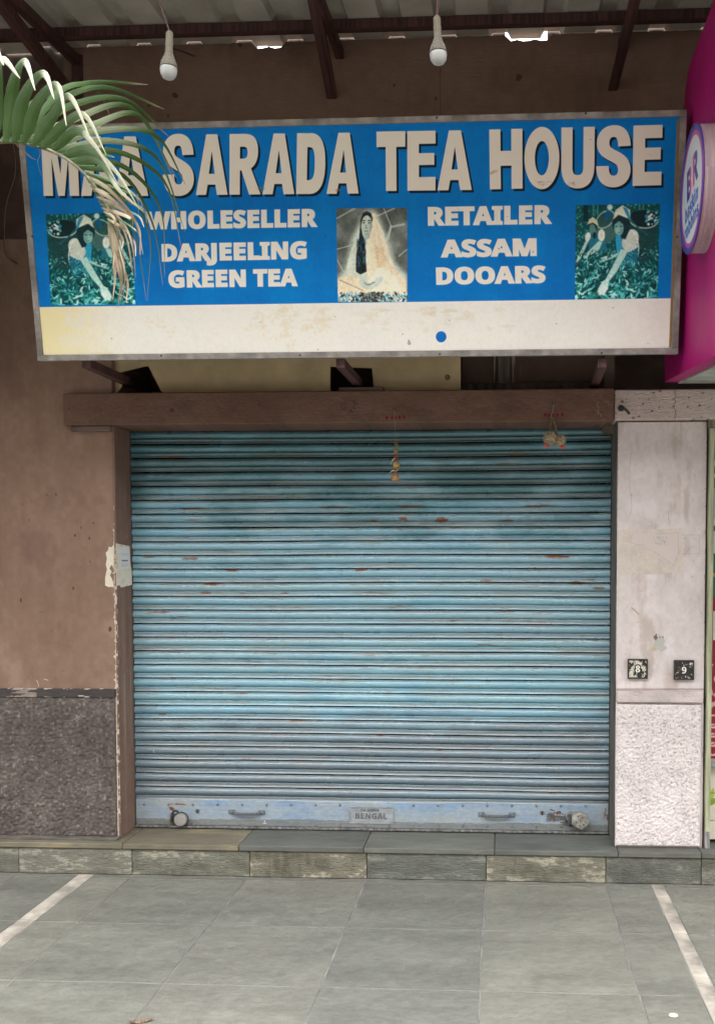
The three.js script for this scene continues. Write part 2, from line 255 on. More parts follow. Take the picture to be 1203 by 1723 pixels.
// right pillar with its smooth band and pale rough-cast foot
const PBX = XPR + 0.004;
{
  const y0 = STEP, y1 = YLB, w = 512, h = 2048, c = canvas(w, h), a = fbm(w, h, 3, 12, 6, 121), b = fbm(w, h, 26, 100, 3, 122), s = fbm(w, h, 9, 5, 5, 123), q = fbm(w, h, 5, 20, 5, 124);
  const x = paint(c, (i, u, v) => { const d = a[i] * 7 + b[i] * 5; let col = [208 + d, 198 + d, 196 + d]; col = mix(col, [164, 146, 136], sstep(0.15, 0.85, s[i] * 0.7 + q[i] * 0.6) * 0.45); return mix(col, [222, 214, 214], sstep(0.3, 0.9, -q[i]) * 0.5); });
  const to = (u, v) => { const p = P(u, v, ZW); return [(p.x - XR) / (XPR - XR) * w, (1 - (p.y - y0) / (y1 - y0)) * h]; };
  for (let i = 0; i < 150; i++) { const px = rnd() * w, py = rnd() * h * 0.7; blob(x, px, py, rr(0.7, 2.6), rr(0.8, 3.5), [112, 94, 84], rr(0.3, 0.75), 7, 0.5); }
  x.strokeStyle = 'rgba(120,104,96,0.55)'; x.lineWidth = 1.6;
  for (const L of [[[1061, 760], [1058, 800], [1062, 850], [1060, 868]], [[1124, 860], [1125, 885]], [[1150, 934], [1158, 925], [1166, 918]], [[1135, 965], [1134, 980]], [[1124, 966], [1125, 972]], [[1172, 1000], [1176, 1012], [1174, 1024], [1180, 1034]]]) { x.beginPath(); L.forEach(([u, v], i) => x.lineTo(...to(u + rr(-1, 1), v))); x.stroke(); }
  x.strokeStyle = 'rgba(168,134,112,0.9)'; x.lineWidth = 5; x.beginPath(); x.moveTo(...to(1062, 1022)); x.lineTo(...to(1075, 1034)); x.stroke();
  { const [px, py] = to(1109, 1084); blob(x, px, py, 38, 36, [176, 176, 172], 0.9, 16, 0.4); blob(x, px - 30, py + 24, 18, 8, [188, 168, 130], 0.8); blob(x, px - 22, py - 34, 12, 14, [96, 88, 80], 0.9); for (const k of [12, 30]) blob(x, px + k - 10, py - 34, 4, 4, [96, 88, 80], 0.9); }
  { const [px, py] = to(1176, 900), [qx, qy] = to(1148, 932); x.strokeStyle = 'rgba(150,132,128,0.5)'; x.lineWidth = 2; x.strokeRect(qx - 20, py, px - qx + 20, qy - py); }
  for (let i = 0; i < 50; i++) { const l = rnd() < 0.5; blob(x, l ? rr(0, 5) : w - rr(0, 5), rnd() * h, rr(1, 4), rr(3, 12), l ? [228, 220, 212] : [120, 104, 92], 0.7, 8, 0.5); }
  for (const [v0, al] of [[1160, 0.85], [1158.5, 0.4]]) { x.strokeStyle = `rgba(112,92,78,${al})`; x.lineWidth = 3; x.beginPath(); for (let u = 1036; u <= 1188; u += 4) x.lineTo(...to(u, v0 + rr(-0.5, 0.5))); x.stroke(); }
  part('pillar', rectUV(slab(XR, XPR, STEP - 0.002, YLB + 0.002, -0.36, ZW, 0.005), XR, y0, XPR, y1), mat(0xffffff, { map: tex(c, true, THREE.MirroredRepeatWrapping), bumpMap: tex(greyNoise(512, 9, 34, 5, 125, 0, 255), false), bumpScale: 0.005, roughness: 0.87 }), bld);
  const jm = noisy(lin(0.16, 0.155, 0.14), streakC, 1.5);
  part('door_jamb', slab(XR - 0.006, XR + 0.004, STEP + 0.001, YLB + 0.01, -0.14, ZW - 0.012, 0.003), jm, bld);
  const by1 = P(1110, 1161, ZW).y, by0 = P(1110, 1182, ZW).y, white = noisy(lin(0.62, 0.54, 0.52), softC, 2.5, { bumpScale: 0.003 });
  part('pillar_band', slab(XR - 0.001, XPR - 0.008, by0 + 0.001, by1 - 0.001, ZW - 0.01, ZW + 0.026, 0.008), white, bld);
  const n = 512, ra = fbm(n, n, 6, 6, 5, 126), rb = fbm(n, n, 80, 80, 2, 127), rc = canvas(n, n);
  const rx = paint(rc, (i) => { const d = ra[i] * 8 + rb[i] * 10, l = sstep(0.5, 1, -rb[i] - ra[i] * 0.25) * 26; return [206 + d - l, 197 + d - l * 1.05, 195 + d - l * 1.08]; });
  for (let i = 0; i < 40; i++) blob(rx, rnd() * n, rnd() * n, rr(1, 3), rr(1, 3), [116, 92, 78], 0.7, 7, 0.5);
  part('rough_cast_foot', roughCast(XR + 0.001, XPR - 0.012, STEP + 0.006, by0 - 0.006, ZW + 0.012, 0.0034, 0.006, 128, 0.024, [0.011, 0.0105]), mat(0xffffff, { map: tex(rc, true, THREE.RepeatWrapping, 1.6), roughness: 0.93 }), bld);
}
// lintel beam (brown over the opening, pink beyond it)
const LX0 = P(107, 690, ZL).x, LX1 = P(1033, 690, ZL).x;
{
  const w = 2048, h = 160, c = canvas(w, h), a = fbm(w, h, 16, 2, 6, 131), b = fbm(w, h, 160, 14, 3, 132), q = fbm(w, h, 30, 3, 4, 133);
  const x = paint(c, (i) => { const d = a[i] * 8 + b[i] * 4; return mix([108 + d, 80 + d, 67 + d], [84, 68, 54], sstep(0.2, 0.9, q[i]) * 0.45); });
  const to = (u, v) => { const p = P(u, v, ZL); return [(p.x - LX0) / (LX1 - LX0) * w, (1 - (p.y - YLB) / (YLT - YLB)) * h]; };
  for (const [u, v] of [[651, 703], [659.5, 702.5], [666, 703], [672.5, 702.5], [680, 702], [917, 698], [923, 699], [930, 699], [937.5, 698.5], [946, 697.5]]) { const [px, py] = to(u, v); blob(x, px, py, 5, 9, [112, 16, 18], 0.9, 12, 0.25); }
  for (let i = 0; i < 60; i++) { const t = rnd() * 6.28, r = rr(16, 34), [px, py] = to(588, 682); blob(x, px + Math.cos(t) * r, py + Math.sin(t) * r, rr(1.5, 4), rr(1.5, 4), [70, 54, 48], 0.7, 7); }
  for (const [u, v, r] of [[117, 688, 6], [290, 690, 10], [437, 680, 7], [858, 690, 6], [663, 688, 5]]) { const [px, py] = to(u, v); blob(x, px, py, r, r, [60, 44, 38], 0.6); }
  for (let i = 0; i < 16; i++) { const [px, py] = to(rr(1000, 1031), rr(662, 710)); blob(x, px, py, rr(1, 3), rr(3, 12), [140, 124, 110], 0.6); }
  part('lintel', rectUV(slab(LX0, LX1, YLB, YLT, -0.2, ZL, 0.008), LX0, YLB, LX1, YLT), mat(0xffffff, { map: tex(c, true, THREE.ClampToEdgeWrapping), roughness: 0.88, bumpMap: tex(fineC, false, THREE.RepeatWrapping, 8, 1), bumpScale: 0.002 }), bld);
  part('lintel_drip', slab(LX0 + 0.03, XL, YLB - 0.03, YLB - 0.001, ZW - 0.02, ZL - 0.018, 0.006), brownN, bld);
  const pk = canvas(1024, 128), pa = fbm(1024, 128, 14, 3, 6, 134), pb = fbm(1024, 128, 60, 8, 4, 135);
  const px = paint(pk, (i, u, v) => { const d = pa[i] * 10 + pb[i] * 6; let col = mix([198 + d, 182 + d, 176 + d], [140, 118, 104], sstep(0.2, 0.8, pa[i]) * 0.5); if (pb[i] + pa[i] * 0.6 > 0.75 + v * 1.5) col = [86, 72, 64]; return col; });
  for (const k of [0.165, 0.345]) { px.strokeStyle = 'rgba(86,70,62,0.7)'; px.lineWidth = 2; px.beginPath(); for (let y = 8; y < 128; y += 8) px.lineTo(k * 1024 + rr(-3, 3), y); px.stroke(); }
  for (let i = 0; i < 60; i++) blob(px, rnd() * 500, rnd() * 128, rr(1, 5), rr(1, 5), [84, 68, 60], 0.7, 8, 0.5);
  part('lintel', rectUV(slab(LX1 + 0.003, 2.4, YLB + 0.008, YLT - 0.006, -0.2, ZL - 0.012, 0.008), LX1, YLB, 2.4, YLT), mat(0xffffff, { map: tex(pk, true, THREE.ClampToEdgeWrapping), roughness: 0.88, bumpMap: tex(fineC, false, THREE.RepeatWrapping, 5, 1), bumpScale: 0.004 }), bld);
}
// ventilator strip above the lintel: cream boards with openings, dark recess to the right
const cream = noisy(lin(0.66, 0.5, 0.28), softC, 1.1, { roughness: 0.75 });
{
  const z = 0.19, top = YLT + 0.5, q = (u, v) => { const p = P(u, v, z); return [p.x, p.y]; };
  const board = (outline, hole) => { const s = new THREE.Shape(outline.map((p) => new THREE.Vector2(...p))); if (hole) s.holes.push(new THREE.Path(hole.map((p) => new THREE.Vector2(...p)))); return planarUV(new THREE.ExtrudeGeometry(s, { depth: 0.01, bevelEnabled: false }).translate(0, 0, z - 0.01)); };
  const [ax] = q(113, 640), [bx] = q(200, 640), [cx2] = q(262, 640), [dx] = q(556, 640), [ex] = q(630, 640), [fx] = q(775, 640), yb = YLT + 0.001, hy = q(300, 616)[1];
  part('vent_board', board([[ax - 0.03, top], [ax, yb], [bx - 0.02, yb], [bx + 0.02, yb + 0.05], [bx + 0.005, hy - 0.03], [cx2 - 0.06, hy], [cx2 - 0.035, hy], [cx2 + 0.03, yb + 0.02], [cx2 + 0.07, yb], [dx, yb], [dx, hy - 0.01], [ex - 0.012, hy - 0.02], [ex, yb], [fx, yb], [fx, top]]), cream, bld);
  const screw = mat(lin(0.12, 0.09, 0.06), { roughness: 0.6, metalness: 0.5 });
  for (const [u, v, r] of [[753, 635, 0.011], [137, 642, 0.014]]) { const [x, y] = q(u, v); part('bolt', new THREE.TorusGeometry(r, 0.003, 6, 16).translate(x, y, z + 0.001), screw, bld); part('bolt', new THREE.SphereGeometry(r * 0.5, 10, 8).scale(1, 1, 0.5).translate(x, y, z + 0.001), screw, bld); }
  part('vent_edge', slab(ax - 0.04, ax - 0.012, yb, top, z - 0.05, z + 0.012), noisy(lin(0.12, 0.08, 0.065)), bld);
  const dark = noisy(lin(0.19, 0.145, 0.115), softC, 1.2);
  part('recess_soffit', slab(-2.6, 2.4, top, top + 0.04, -0.36, 0.215), dark, bld);
  part('recess_side', slab(LX1 - 0.03, LX1 + 0.02, YLT - 0.2, top, -0.36, 0.1), dark, bld);
  // back of the open part, with lime run down it
  const w = 512, h = 256, c = canvas(w, h), a = fbm(w, h, 8, 3, 5, 141), s = fbm(w, h, 70, 1.5, 3, 142);
  paint(c, (i, u, v) => { const d = a[i] * 8; let col = [108 + d, 88 + d, 76 + d]; if (u > 0.1 && u < 0.42 && s[i] > 0.25 && v < 0.85 + a[i] * 0.2) col = mix(col, [200, 186, 166], clamp((s[i] - 0.25) * 2.2)); return col; });
  const rx0 = fx + 0.002, rx1 = LX1 - 0.03;
  part('recess_back', rectUV(slab(rx0, rx1, YLT - 0.02, top, 0.02, 0.035), rx0, YLT, rx1, top - 0.1), mat(0xffffff, { map: tex(c, true, THREE.ClampToEdgeWrapping), roughness: 0.95 }), bld);
  part('recess_rail', bar(V(rx0, YLT + 0.04, 0.09), V(rx1, YLT + 0.045, 0.09), 0.03, 0.04), noisy(lin(0.13, 0.1, 0.08), streakC, 1), bld);
  part('recess_post', slab(rx0 + 0.19, rx0 + 0.25, YLT - 0.01, top, 0.05, 0.1), noisy(lin(0.2, 0.17, 0.13), streakC, 2), bld);
}
// fascia boards up to the canopy, top edge trimmed unevenly
const FZ = ZW;
{
  const xj = P(741, 150, FZ).x, x0 = P(108, 120, FZ).x, y0 = YLT + 0.46;
  const topAt = (x) => roofY(FZ) - 0.004, notch = [[426, 474], [850, 922]].map(([a, b]) => [P(a, 75, FZ).x, P(b, 75, FZ).x]);
  const fc = canvas(2048, 512), a = fbm(2048, 512, 12, 4, 6, 151), b = fbm(2048, 512, 120, 30, 3, 152), s = fbm(2048, 512, 40, 2, 5, 153);
  const x = paint(fc, (i) => { const d = a[i] * 8 + b[i] * 4 + s[i] * 3; return mix([134 + d, 108 + d, 92 + d], [98, 80, 66], sstep(0.2, 0.9, s[i] * 0.7 - a[i] * 0.4) * 0.4); });
  for (let i = 0; i < 26; i++) blob(x, rnd() * 2048, rnd() * 512, rr(2, 7), rr(2, 7), [62, 48, 42], 0.7, 9);
  const fm = mat(0xffffff, { map: tex(fc, true, THREE.MirroredRepeatWrapping), roughness: 0.9, bumpMap: bumpT(6), bumpScale: 0.002 });
  part('joint_batten', slab(xj - 0.04, xj + 0.04, y0, topAt(0) - 0.02, FZ - 0.035, FZ - 0.016), noisy(lin(0.16, 0.115, 0.09)), bld);
  { const cuts = [-9.5, ...notch.flat(), 7.3]; for (let i = 0; i < cuts.length; i += 2) part('eave_closure', slab(cuts[i], cuts[i + 1], roofY(0.15) - 0.14, roofY(0.15) + 0.07, 0.135, 0.155), noisy(lin(0.16, 0.115, 0.09)), bld); }
  part('alcove_wall', slab(-9.5, x0 + 0.3, 4.1, roofY(0.1) + 0.1, -0.5, 0.13), brownN, bld);
  for (const [a0, a1] of [[x0, xj - 0.0015], [xj + 0.0015, 7]]) {
    const s = new THREE.Shape(); s.moveTo(a0, y0); s.lineTo(a1, y0);
    for (let t = a1; t >= a0 - 1e-6; t -= Math.min(0.03, Math.max(t - a0, 1e-3))) { const n = notch.some(([p, q]) => t > p && t < q); s.lineTo(t, topAt(t) - (n ? 0.031 + 0.005 * Math.sin(t * 70) : 0.002 + 0.003 * Math.abs(Math.sin(t * 37)))); if (t <= a0) break; }
    s.lineTo(a0, topAt(a0) - 0.003);
    part('fascia_board', rectUV(new THREE.ExtrudeGeometry(s, { depth: 0.014, bevelEnabled: false }).translate(0, 0, FZ - 0.014), x0, y0, 2.4, topAt(0)), fm, bld);
  }
}

// ------------------------------------------------------------------ rolling shutter
const sh = thing('rolling_shutter', 'closed pale blue corrugated metal shutter with rust streaks and dirt', 'shutter');
const SP = 0.0752, SY0 = P(600, 1350.3, 0).y, SX0 = XL + 0.012, SX1 = XR - 0.011, NS = 27;
{
  const w = 2048, h = 2048, c = canvas(w, h), H = NS * SP, a = fbm(w, h, 10, 24, 5, 201), b = fbm(w, h, 90, 420, 3, 202), s = fbm(w, h, 6, 260, 4, 203), q = fbm(w, h, 14, 30, 5, 204), e = fbm(w, h, 34, 500, 3, 205);
  const per = []; for (let k = 0; k < NS; k++) per.push([rr(-8, 8), rr(-5, 5), rr(0, 1)]);
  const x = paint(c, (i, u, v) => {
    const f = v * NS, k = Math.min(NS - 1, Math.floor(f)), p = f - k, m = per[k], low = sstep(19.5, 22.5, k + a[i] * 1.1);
    const wx = sstep(2, 9, k + a[i] * 2.4 + q[i] * 1.6 + m[2] * 2); let col = mix([70 + m[0], 116 + m[1], 126 + m[1]], [131 + m[0], 174 + m[0] * 0.5 + m[1], 190 + m[1]], wx);   // unchalked teal on the top slats, darkened further to paint in shade
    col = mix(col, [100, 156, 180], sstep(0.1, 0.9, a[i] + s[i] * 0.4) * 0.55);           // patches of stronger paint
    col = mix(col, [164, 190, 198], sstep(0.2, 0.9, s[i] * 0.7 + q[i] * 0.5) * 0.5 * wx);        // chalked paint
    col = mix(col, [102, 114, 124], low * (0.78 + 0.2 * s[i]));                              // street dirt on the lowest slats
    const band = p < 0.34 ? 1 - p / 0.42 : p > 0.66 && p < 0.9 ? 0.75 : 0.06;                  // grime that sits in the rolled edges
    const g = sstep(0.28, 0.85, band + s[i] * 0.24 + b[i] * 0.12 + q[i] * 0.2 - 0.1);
    col = mix(col, mix([70, 62, 53], [128, 128, 124], wx), g * 0.66);  // grime, its colour darkened on the top slats to add shade
    if (band > 0.3 && e[i] + q[i] * 0.7 > 1.05) col = mix(col, [100, 74, 58], 0.6);               // thin rust lines
    const d = b[i] * 3 + s[i] * 2.5; return [col[0] + d, col[1] + d, col[2] + d];
  });
  const to = (uu, vv) => { const p = P(uu, vv, 0.01); return [(p.x - SX0) / (SX1 - SX0) * w, (1 - (p.y - SY0) / H) * h]; };
  const rust = (uu, vv, rx, ry, k = 1) => { const [px, py] = to(uu, vv); for (let i = 0; i < 9; i++) blob(x, px + rr(-rx, rx) * 0.7, py + rr(-ry, ry) * 0.4, rx * rr(0.25, 0.7), ry * rr(0.3, 0.8), [[122, 60, 34], [98, 54, 36], [140, 76, 44]][i % 3], 0.58 * k, 14, 0.5); };
  for (const r of [[322, 939, 34, 10], [388, 959, 30, 8], [357, 982, 36, 9], [937, 938, 62, 9], [970, 981, 42, 10], [741, 874, 26, 14], [679, 873, 18, 11], [630, 876, 16, 9], [607, 960, 26, 8], [290, 768, 60, 9, 0.7], [320, 855, 60, 7, 0.6], [690, 852, 60, 8, 0.8], [508, 770, 50, 6, 0.6], [870, 765, 40, 6, 0.6], [345, 997, 26, 6], [480, 998, 18, 5], [850, 876, 30, 6], [560, 853, 70, 6, 0.6], [900, 851, 70, 6, 0.6], [270, 1030, 40, 7, 0.7], [290, 1352, 50, 5], [820, 978, 30, 6], [250, 937, 30, 5, 0.8], [1010, 990, 30, 8, 0.7]]) rust(r[0], r[1], r[2], r[3], r[4] ?? 1);
  for (let i = 0; i < 34; i++) rust(rr(230, 1020), 738.9 + 23.5 * Math.floor(rr(0, 26)) + (rnd() < 0.6 ? rr(-7, -1) : rr(1, 7)), rr(6, 40), rr(2, 5), rr(0.4, 0.9));
  for (let i = 0; i < 420; i++) { const [px, py] = to(rr(225, 1028), rr(740, 1350)); blob(x, px, py, rr(0.8, 3.6), rr(0.8, 3), rnd() < 0.7 ? [58, 54, 50] : [206, 206, 196], rr(0.4, 0.85), 7, 0.5); }
  for (let i = 0; i < 60; i++) { const [px, py] = to(rr(640, 820), 979 + 23.5 * (i % 3 === 0 ? 1 : 0) + rr(-3, 3)); blob(x, px, py, rr(2, 8), rr(1, 3), [206, 196, 130], 0.5, 8, 0.5); }
  for (let i = 0; i < 40; i++) { const [px, py] = to(rr(750, 840), 1155 + rr(-2, 2)); blob(x, px, py, rr(2, 7), rr(1, 2.5), [150, 140, 96], 0.6, 8, 0.5); }
  { const [px, py] = to(260, 1265); x.strokeStyle = 'rgba(220,220,210,0.9)'; x.lineWidth = 3; x.beginPath(); x.moveTo(px, py - 9); x.quadraticCurveTo(px - 3, py, px + 3, py + 10); x.stroke(); }
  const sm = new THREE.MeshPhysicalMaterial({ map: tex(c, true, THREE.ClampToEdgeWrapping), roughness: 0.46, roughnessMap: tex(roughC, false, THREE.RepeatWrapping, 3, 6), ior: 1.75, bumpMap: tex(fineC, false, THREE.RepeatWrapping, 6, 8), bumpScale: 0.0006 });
  const prof = [[2.4, -8], [2.6, 0], [4.6, 6], [8, 11], [14, 15.5], [21, 18], [27, 18], [33, 16], [38, 12.5], [41.5, 8.5], [43, 2], [43.4, -5], [46.8, -5], [47.3, 4], [50.5, 8], [52.5, 7.4], [56, 5], [62, 4.6], [67, 6.6], [69.6, 9], [71.2, 8.6], [72, 5], [72.4, -8]];
  const NL = 60, dents = [[7, -1.2, 0.12, 0.007], [12, 0.1, 0.16, 0.006], [13, 0.14, 0.12, 0.005], [17, -0.7, 0.14, 0.007], [20, -0.2, 0.2, 0.006], [21, -0.25, 0.16, 0.006], [22, -1.5, 0.12, 0.007], [15, 0.4, 0.1, 0.006], [23, 0.3, 0.14, 0.006]], wob = fbm(64, 64, 7, 20, 3, 210);
  for (let k = 0; k < NS; k++) {
    const top = SY0 + (NS - k) * SP, pos = [], uv = [], idx = [], n = prof.length;
    for (let i = 0; i <= NL; i++) {
      const x0 = SX0 + (SX1 - SX0) * i / NL, dz = wob[(k * 2 % 64) * 64 + i % 64] * 0.0028, dy = wob[((k * 2 + 1) % 64) * 64 + (i + 30) % 64] * 0.0012;
      const sag = 0.0022 * Math.sin(x0 * 1.3 + k * 0.16) + 0.0013 * Math.sin(x0 * 3.1 - k * 0.35), dent = dents.reduce((q, [dk, dx, dw, dd]) => q + (dk === k ? dd * Math.exp(-(((x0 - dx) / dw) ** 2)) : 0), 0);
      for (const [t, z] of prof) { const y = top - t / 1000 + (k < NS - 1 || t < 40 ? sag : 0) + dy * (t > 2 && t < 74 ? 1 : 0); pos.push(x0, y, z / 1000 + dz - dent * Math.max(0, z / 18)); uv.push(i / NL, (top - t / 1000 - SY0) / H); }
    }
    for (let i = 0; i < NL; i++) for (let j = 0; j < n - 1; j++) { const p0 = i * n + j, p1 = p0 + 1, p2 = p0 + n, p3 = p2 + 1; idx.push(p0, p1, p2, p2, p1, p3); }
    const g = new THREE.BufferGeometry(); g.setAttribute('position', new THREE.Float32BufferAttribute(pos, 3)); g.setAttribute('uv', new THREE.Float32BufferAttribute(uv, 2)); g.setIndex(idx); g.computeVertexNormals();
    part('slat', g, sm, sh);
  }
  // bottom rail
  const rw = 2048, rh = 128, rc = canvas(rw, rh), ra = fbm(rw, rh, 12, 2, 6, 221), rb = fbm(rw, rh, 160, 12, 3, 222), rs = fbm(rw, rh, 6, 16, 4, 223), RB = STEP + 0.006;
  const rx = paint(rc, (i, u, v) => { const d = rb[i] * 6 + rs[i] * 5; let col = mix([144, 158, 170], [122, 148, 174], sstep(0, 0.8, ra[i]) * 0.8); col = mix(col, [150, 156, 154], sstep(0.1, 0.8, -ra[i] + rs[i] * 0.4) * 0.7); if (v + ra[i] * 0.06 + rb[i] * 0.03 > 0.68) col = mix(col, [110, 110, 104], 0.75); return [col[0] + d, col[1] + d, col[2] + d]; });
  const tr = (uu, vv) => { const p = P(uu, vv, 0.012); return [(p.x - SX0) / (SX1 - SX0) * rw, (1 - (p.y - RB) / (SY0 - RB)) * rh]; };
  const spot = (u, v, rxx, ryy, col, n = 10, al = 0.6) => { const [px, py] = tr(u, v); for (let i = 0; i < n; i++) blob(rx, px + rr(-rxx, rxx), py + rr(-ryy, ryy), rr(2, rxx * 0.5), rr(2, ryy * 0.6), col, al, 10, 0.5); };
  spot(291, 1361, 12, 7, [122, 52, 28], 16, 0.9); spot(940, 1376, 44, 16, [66, 58, 50], 40, 0.35); spot(955, 1386, 30, 10, [52, 48, 42], 26, 0.4); spot(940, 1368, 18, 8, [92, 54, 36], 10, 0.8); spot(928, 1364, 10, 5, [84, 52, 38], 7, 0.8); spot(1020, 1372, 10, 24, [96, 62, 44], 10, 0.5); spot(240, 1392, 26, 8, [90, 62, 46], 14, 0.4); spot(280, 1390, 40, 8, [84, 80, 72], 20, 0.4); spot(300, 1353, 34, 3, [112, 60, 38], 14, 0.7); spot(830, 1352, 16, 3, [100, 56, 38], 8, 0.8);
  { const [px, py] = tr(446, 1383); rx.strokeStyle = 'rgba(226,224,212,0.9)'; rx.lineWidth = 2.5; rx.beginPath(); rx.moveTo(px, py - 8); rx.lineTo(px, py + 6); rx.moveTo(px - 9, py + 6); rx.lineTo(px + 9, py + 6); rx.stroke(); }
  const rm = mat(0xffffff, { map: tex(rc, true, THREE.ClampToEdgeWrapping), roughness: 0.5, bumpMap: tex(fineC, false, THREE.RepeatWrapping, 8, 1), bumpScale: 0.001 });
  const YA = P(600, 1384, 0.014).y;
  const rail = part('bottom_rail', rectUV(slab(SX0, SX1, RB + 0.004, SY0 + 0.004, -0.005, 0.0125, 0.002), SX0, RB, SX1, SY0), rm, sh);
  part('rail_angle', rectUV(slab(SX0 + 0.002, SX1 - 0.002, RB + 0.012, YA, 0.011, 0.0165, 0.0015), SX0, RB, SX1, SY0), rm, sh);
  part('rail_foot', slab(SX0 + 0.002, SX1 - 0.002, RB, RB + 0.0105, -0.004, 0.034, 0.002), noisy(lin(0.32, 0.32, 0.31), streakC, 2, { metalness: 0.3, roughness: 0.5 }), sh);
  const rv = new THREE.SphereGeometry(0.0075, 10, 6, 0, 6.2832, 0, 1.57).rotateX(Math.PI / 2).scale(1, 1, 0.7), rvm = noisy(lin(0.33, 0.36, 0.38), coarseC, 9, { metalness: 0.35, roughness: 0.45 });
  for (const [v, z] of [[1355, 0.0123], [1389, 0.0163]]) for (let i = 0; i < 20; i++) { const u = 243 + i * 41.2; if (u > 580 && u < 670 && v < 1380) continue; const p = P(u, v + (u - 600) * 0.004, z), o = part('rivet', rv, rvm, rail); o.position.copy(p); }
  const hm = noisy(lin(0.26, 0.3, 0.33), streakC, 6, { metalness: 0.3, roughness: 0.45 });
  for (const [u, v] of [[416, 1367], [836, 1371]]) {
    const p = P(u, v, 0.0125), h = part('pull_handle', tube([V(-0.085, 0, 0.003), V(-0.072, 0, 0.006), V(-0.064, -0.001, 0.024), V(-0.05, -0.002, 0.03), V(0.05, -0.002, 0.03), V(0.064, -0.001, 0.024), V(0.072, 0, 0.006), V(0.085, 0, 0.003)], 0.0075, 32, 8).scale(1, 1, 0.8), hm, rail); h.position.copy(p);
    for (const s of [-1, 1]) { part('handle_foot', slab(-0.018, 0.018, -0.013, 0.013, -0.001, 0.006, 0.002).translate(s * 0.083, 0.002, 0), hm, h); part('handle_screw', rv.clone().translate(s * 0.083, 0.002, 0.005), rvm, h); }
  }
  for (const [u, v] of [[333, 1365], [912, 1368]]) { const p = P(u, v, 0.0125), k = part('keyhole_plate', cyl(0.013, 0.014, 0.004, 14).rotateX(Math.PI / 2), noisy(lin(0.25, 0.24, 0.22), coarseC, 8, { roughness: 0.6 }), rail); k.position.copy(p); part('keyhole', slab(-0.003, 0.003, -0.008, 0.006, 0.001, 0.0035), mat(lin(0.01, 0.01, 0.01)), k); }
  // maker's plate with raised lettering
  const font = await new FontLoader().loadAsync('fonts/droid/droid_sans_bold.typeface.json');
  const p0 = P(588, 1385, 0.0125), p1 = P(662, 1358, 0.0125), pw = p1.x - p0.x, ph = p1.y - p0.y, pm = noisy(lin(0.4, 0.43, 0.45), softC, 6, { metalness: 0.2, roughness: 0.55 });
  const pl = part('maker_plate', slab(0, pw, 0, ph, -0.001, 0.004, 0.0015), pm, rail); pl.position.copy(p0);
  for (const [x0, x1, y0, y1] of [[0, pw, 0, 0.005], [0, pw, ph - 0.005, ph], [0, 0.005, 0.005, ph - 0.005], [pw - 0.005, pw, 0.005, ph - 0.005]]) part('plate_rim', slab(x0, x1, y0, y1, 0.0042, 0.0075, 0.001), pm, pl);
  const txt = (s, size, cx, y, sxx = 1) => { const g = new TextGeometry(s, { font, size, depth: 0.004, curveSegments: 3 }); g.computeBoundingBox(); g.translate(-(g.boundingBox.max.x + g.boundingBox.min.x) / 2, 0, 0).scale(sxx, 1, 1).translate(cx, y, 0.003); return g; };
  part('plate_letters', mergeGeometries([txt('BENGAL', 0.030, pw * 0.5, ph * 0.30, 1.1), txt('DE SIENE', 0.013, pw * 0.47, ph * 0.74, 1.3)]), noisy(lin(0.17, 0.175, 0.175), softC, 6), pl);
  const gm = noisy(lin(0.1, 0.1, 0.09), streakC, 2);
  part('guide_rail', slab(SX0 - 0.006, SX0 - 0.0005, STEP + 0.001, YLB, -0.03, 0.02), gm, sh); part('guide_rail', slab(SX1 + 0.0005, SX1 + 0.006, STEP + 0.001, YLB, -0.03, 0.02), gm, sh);
}

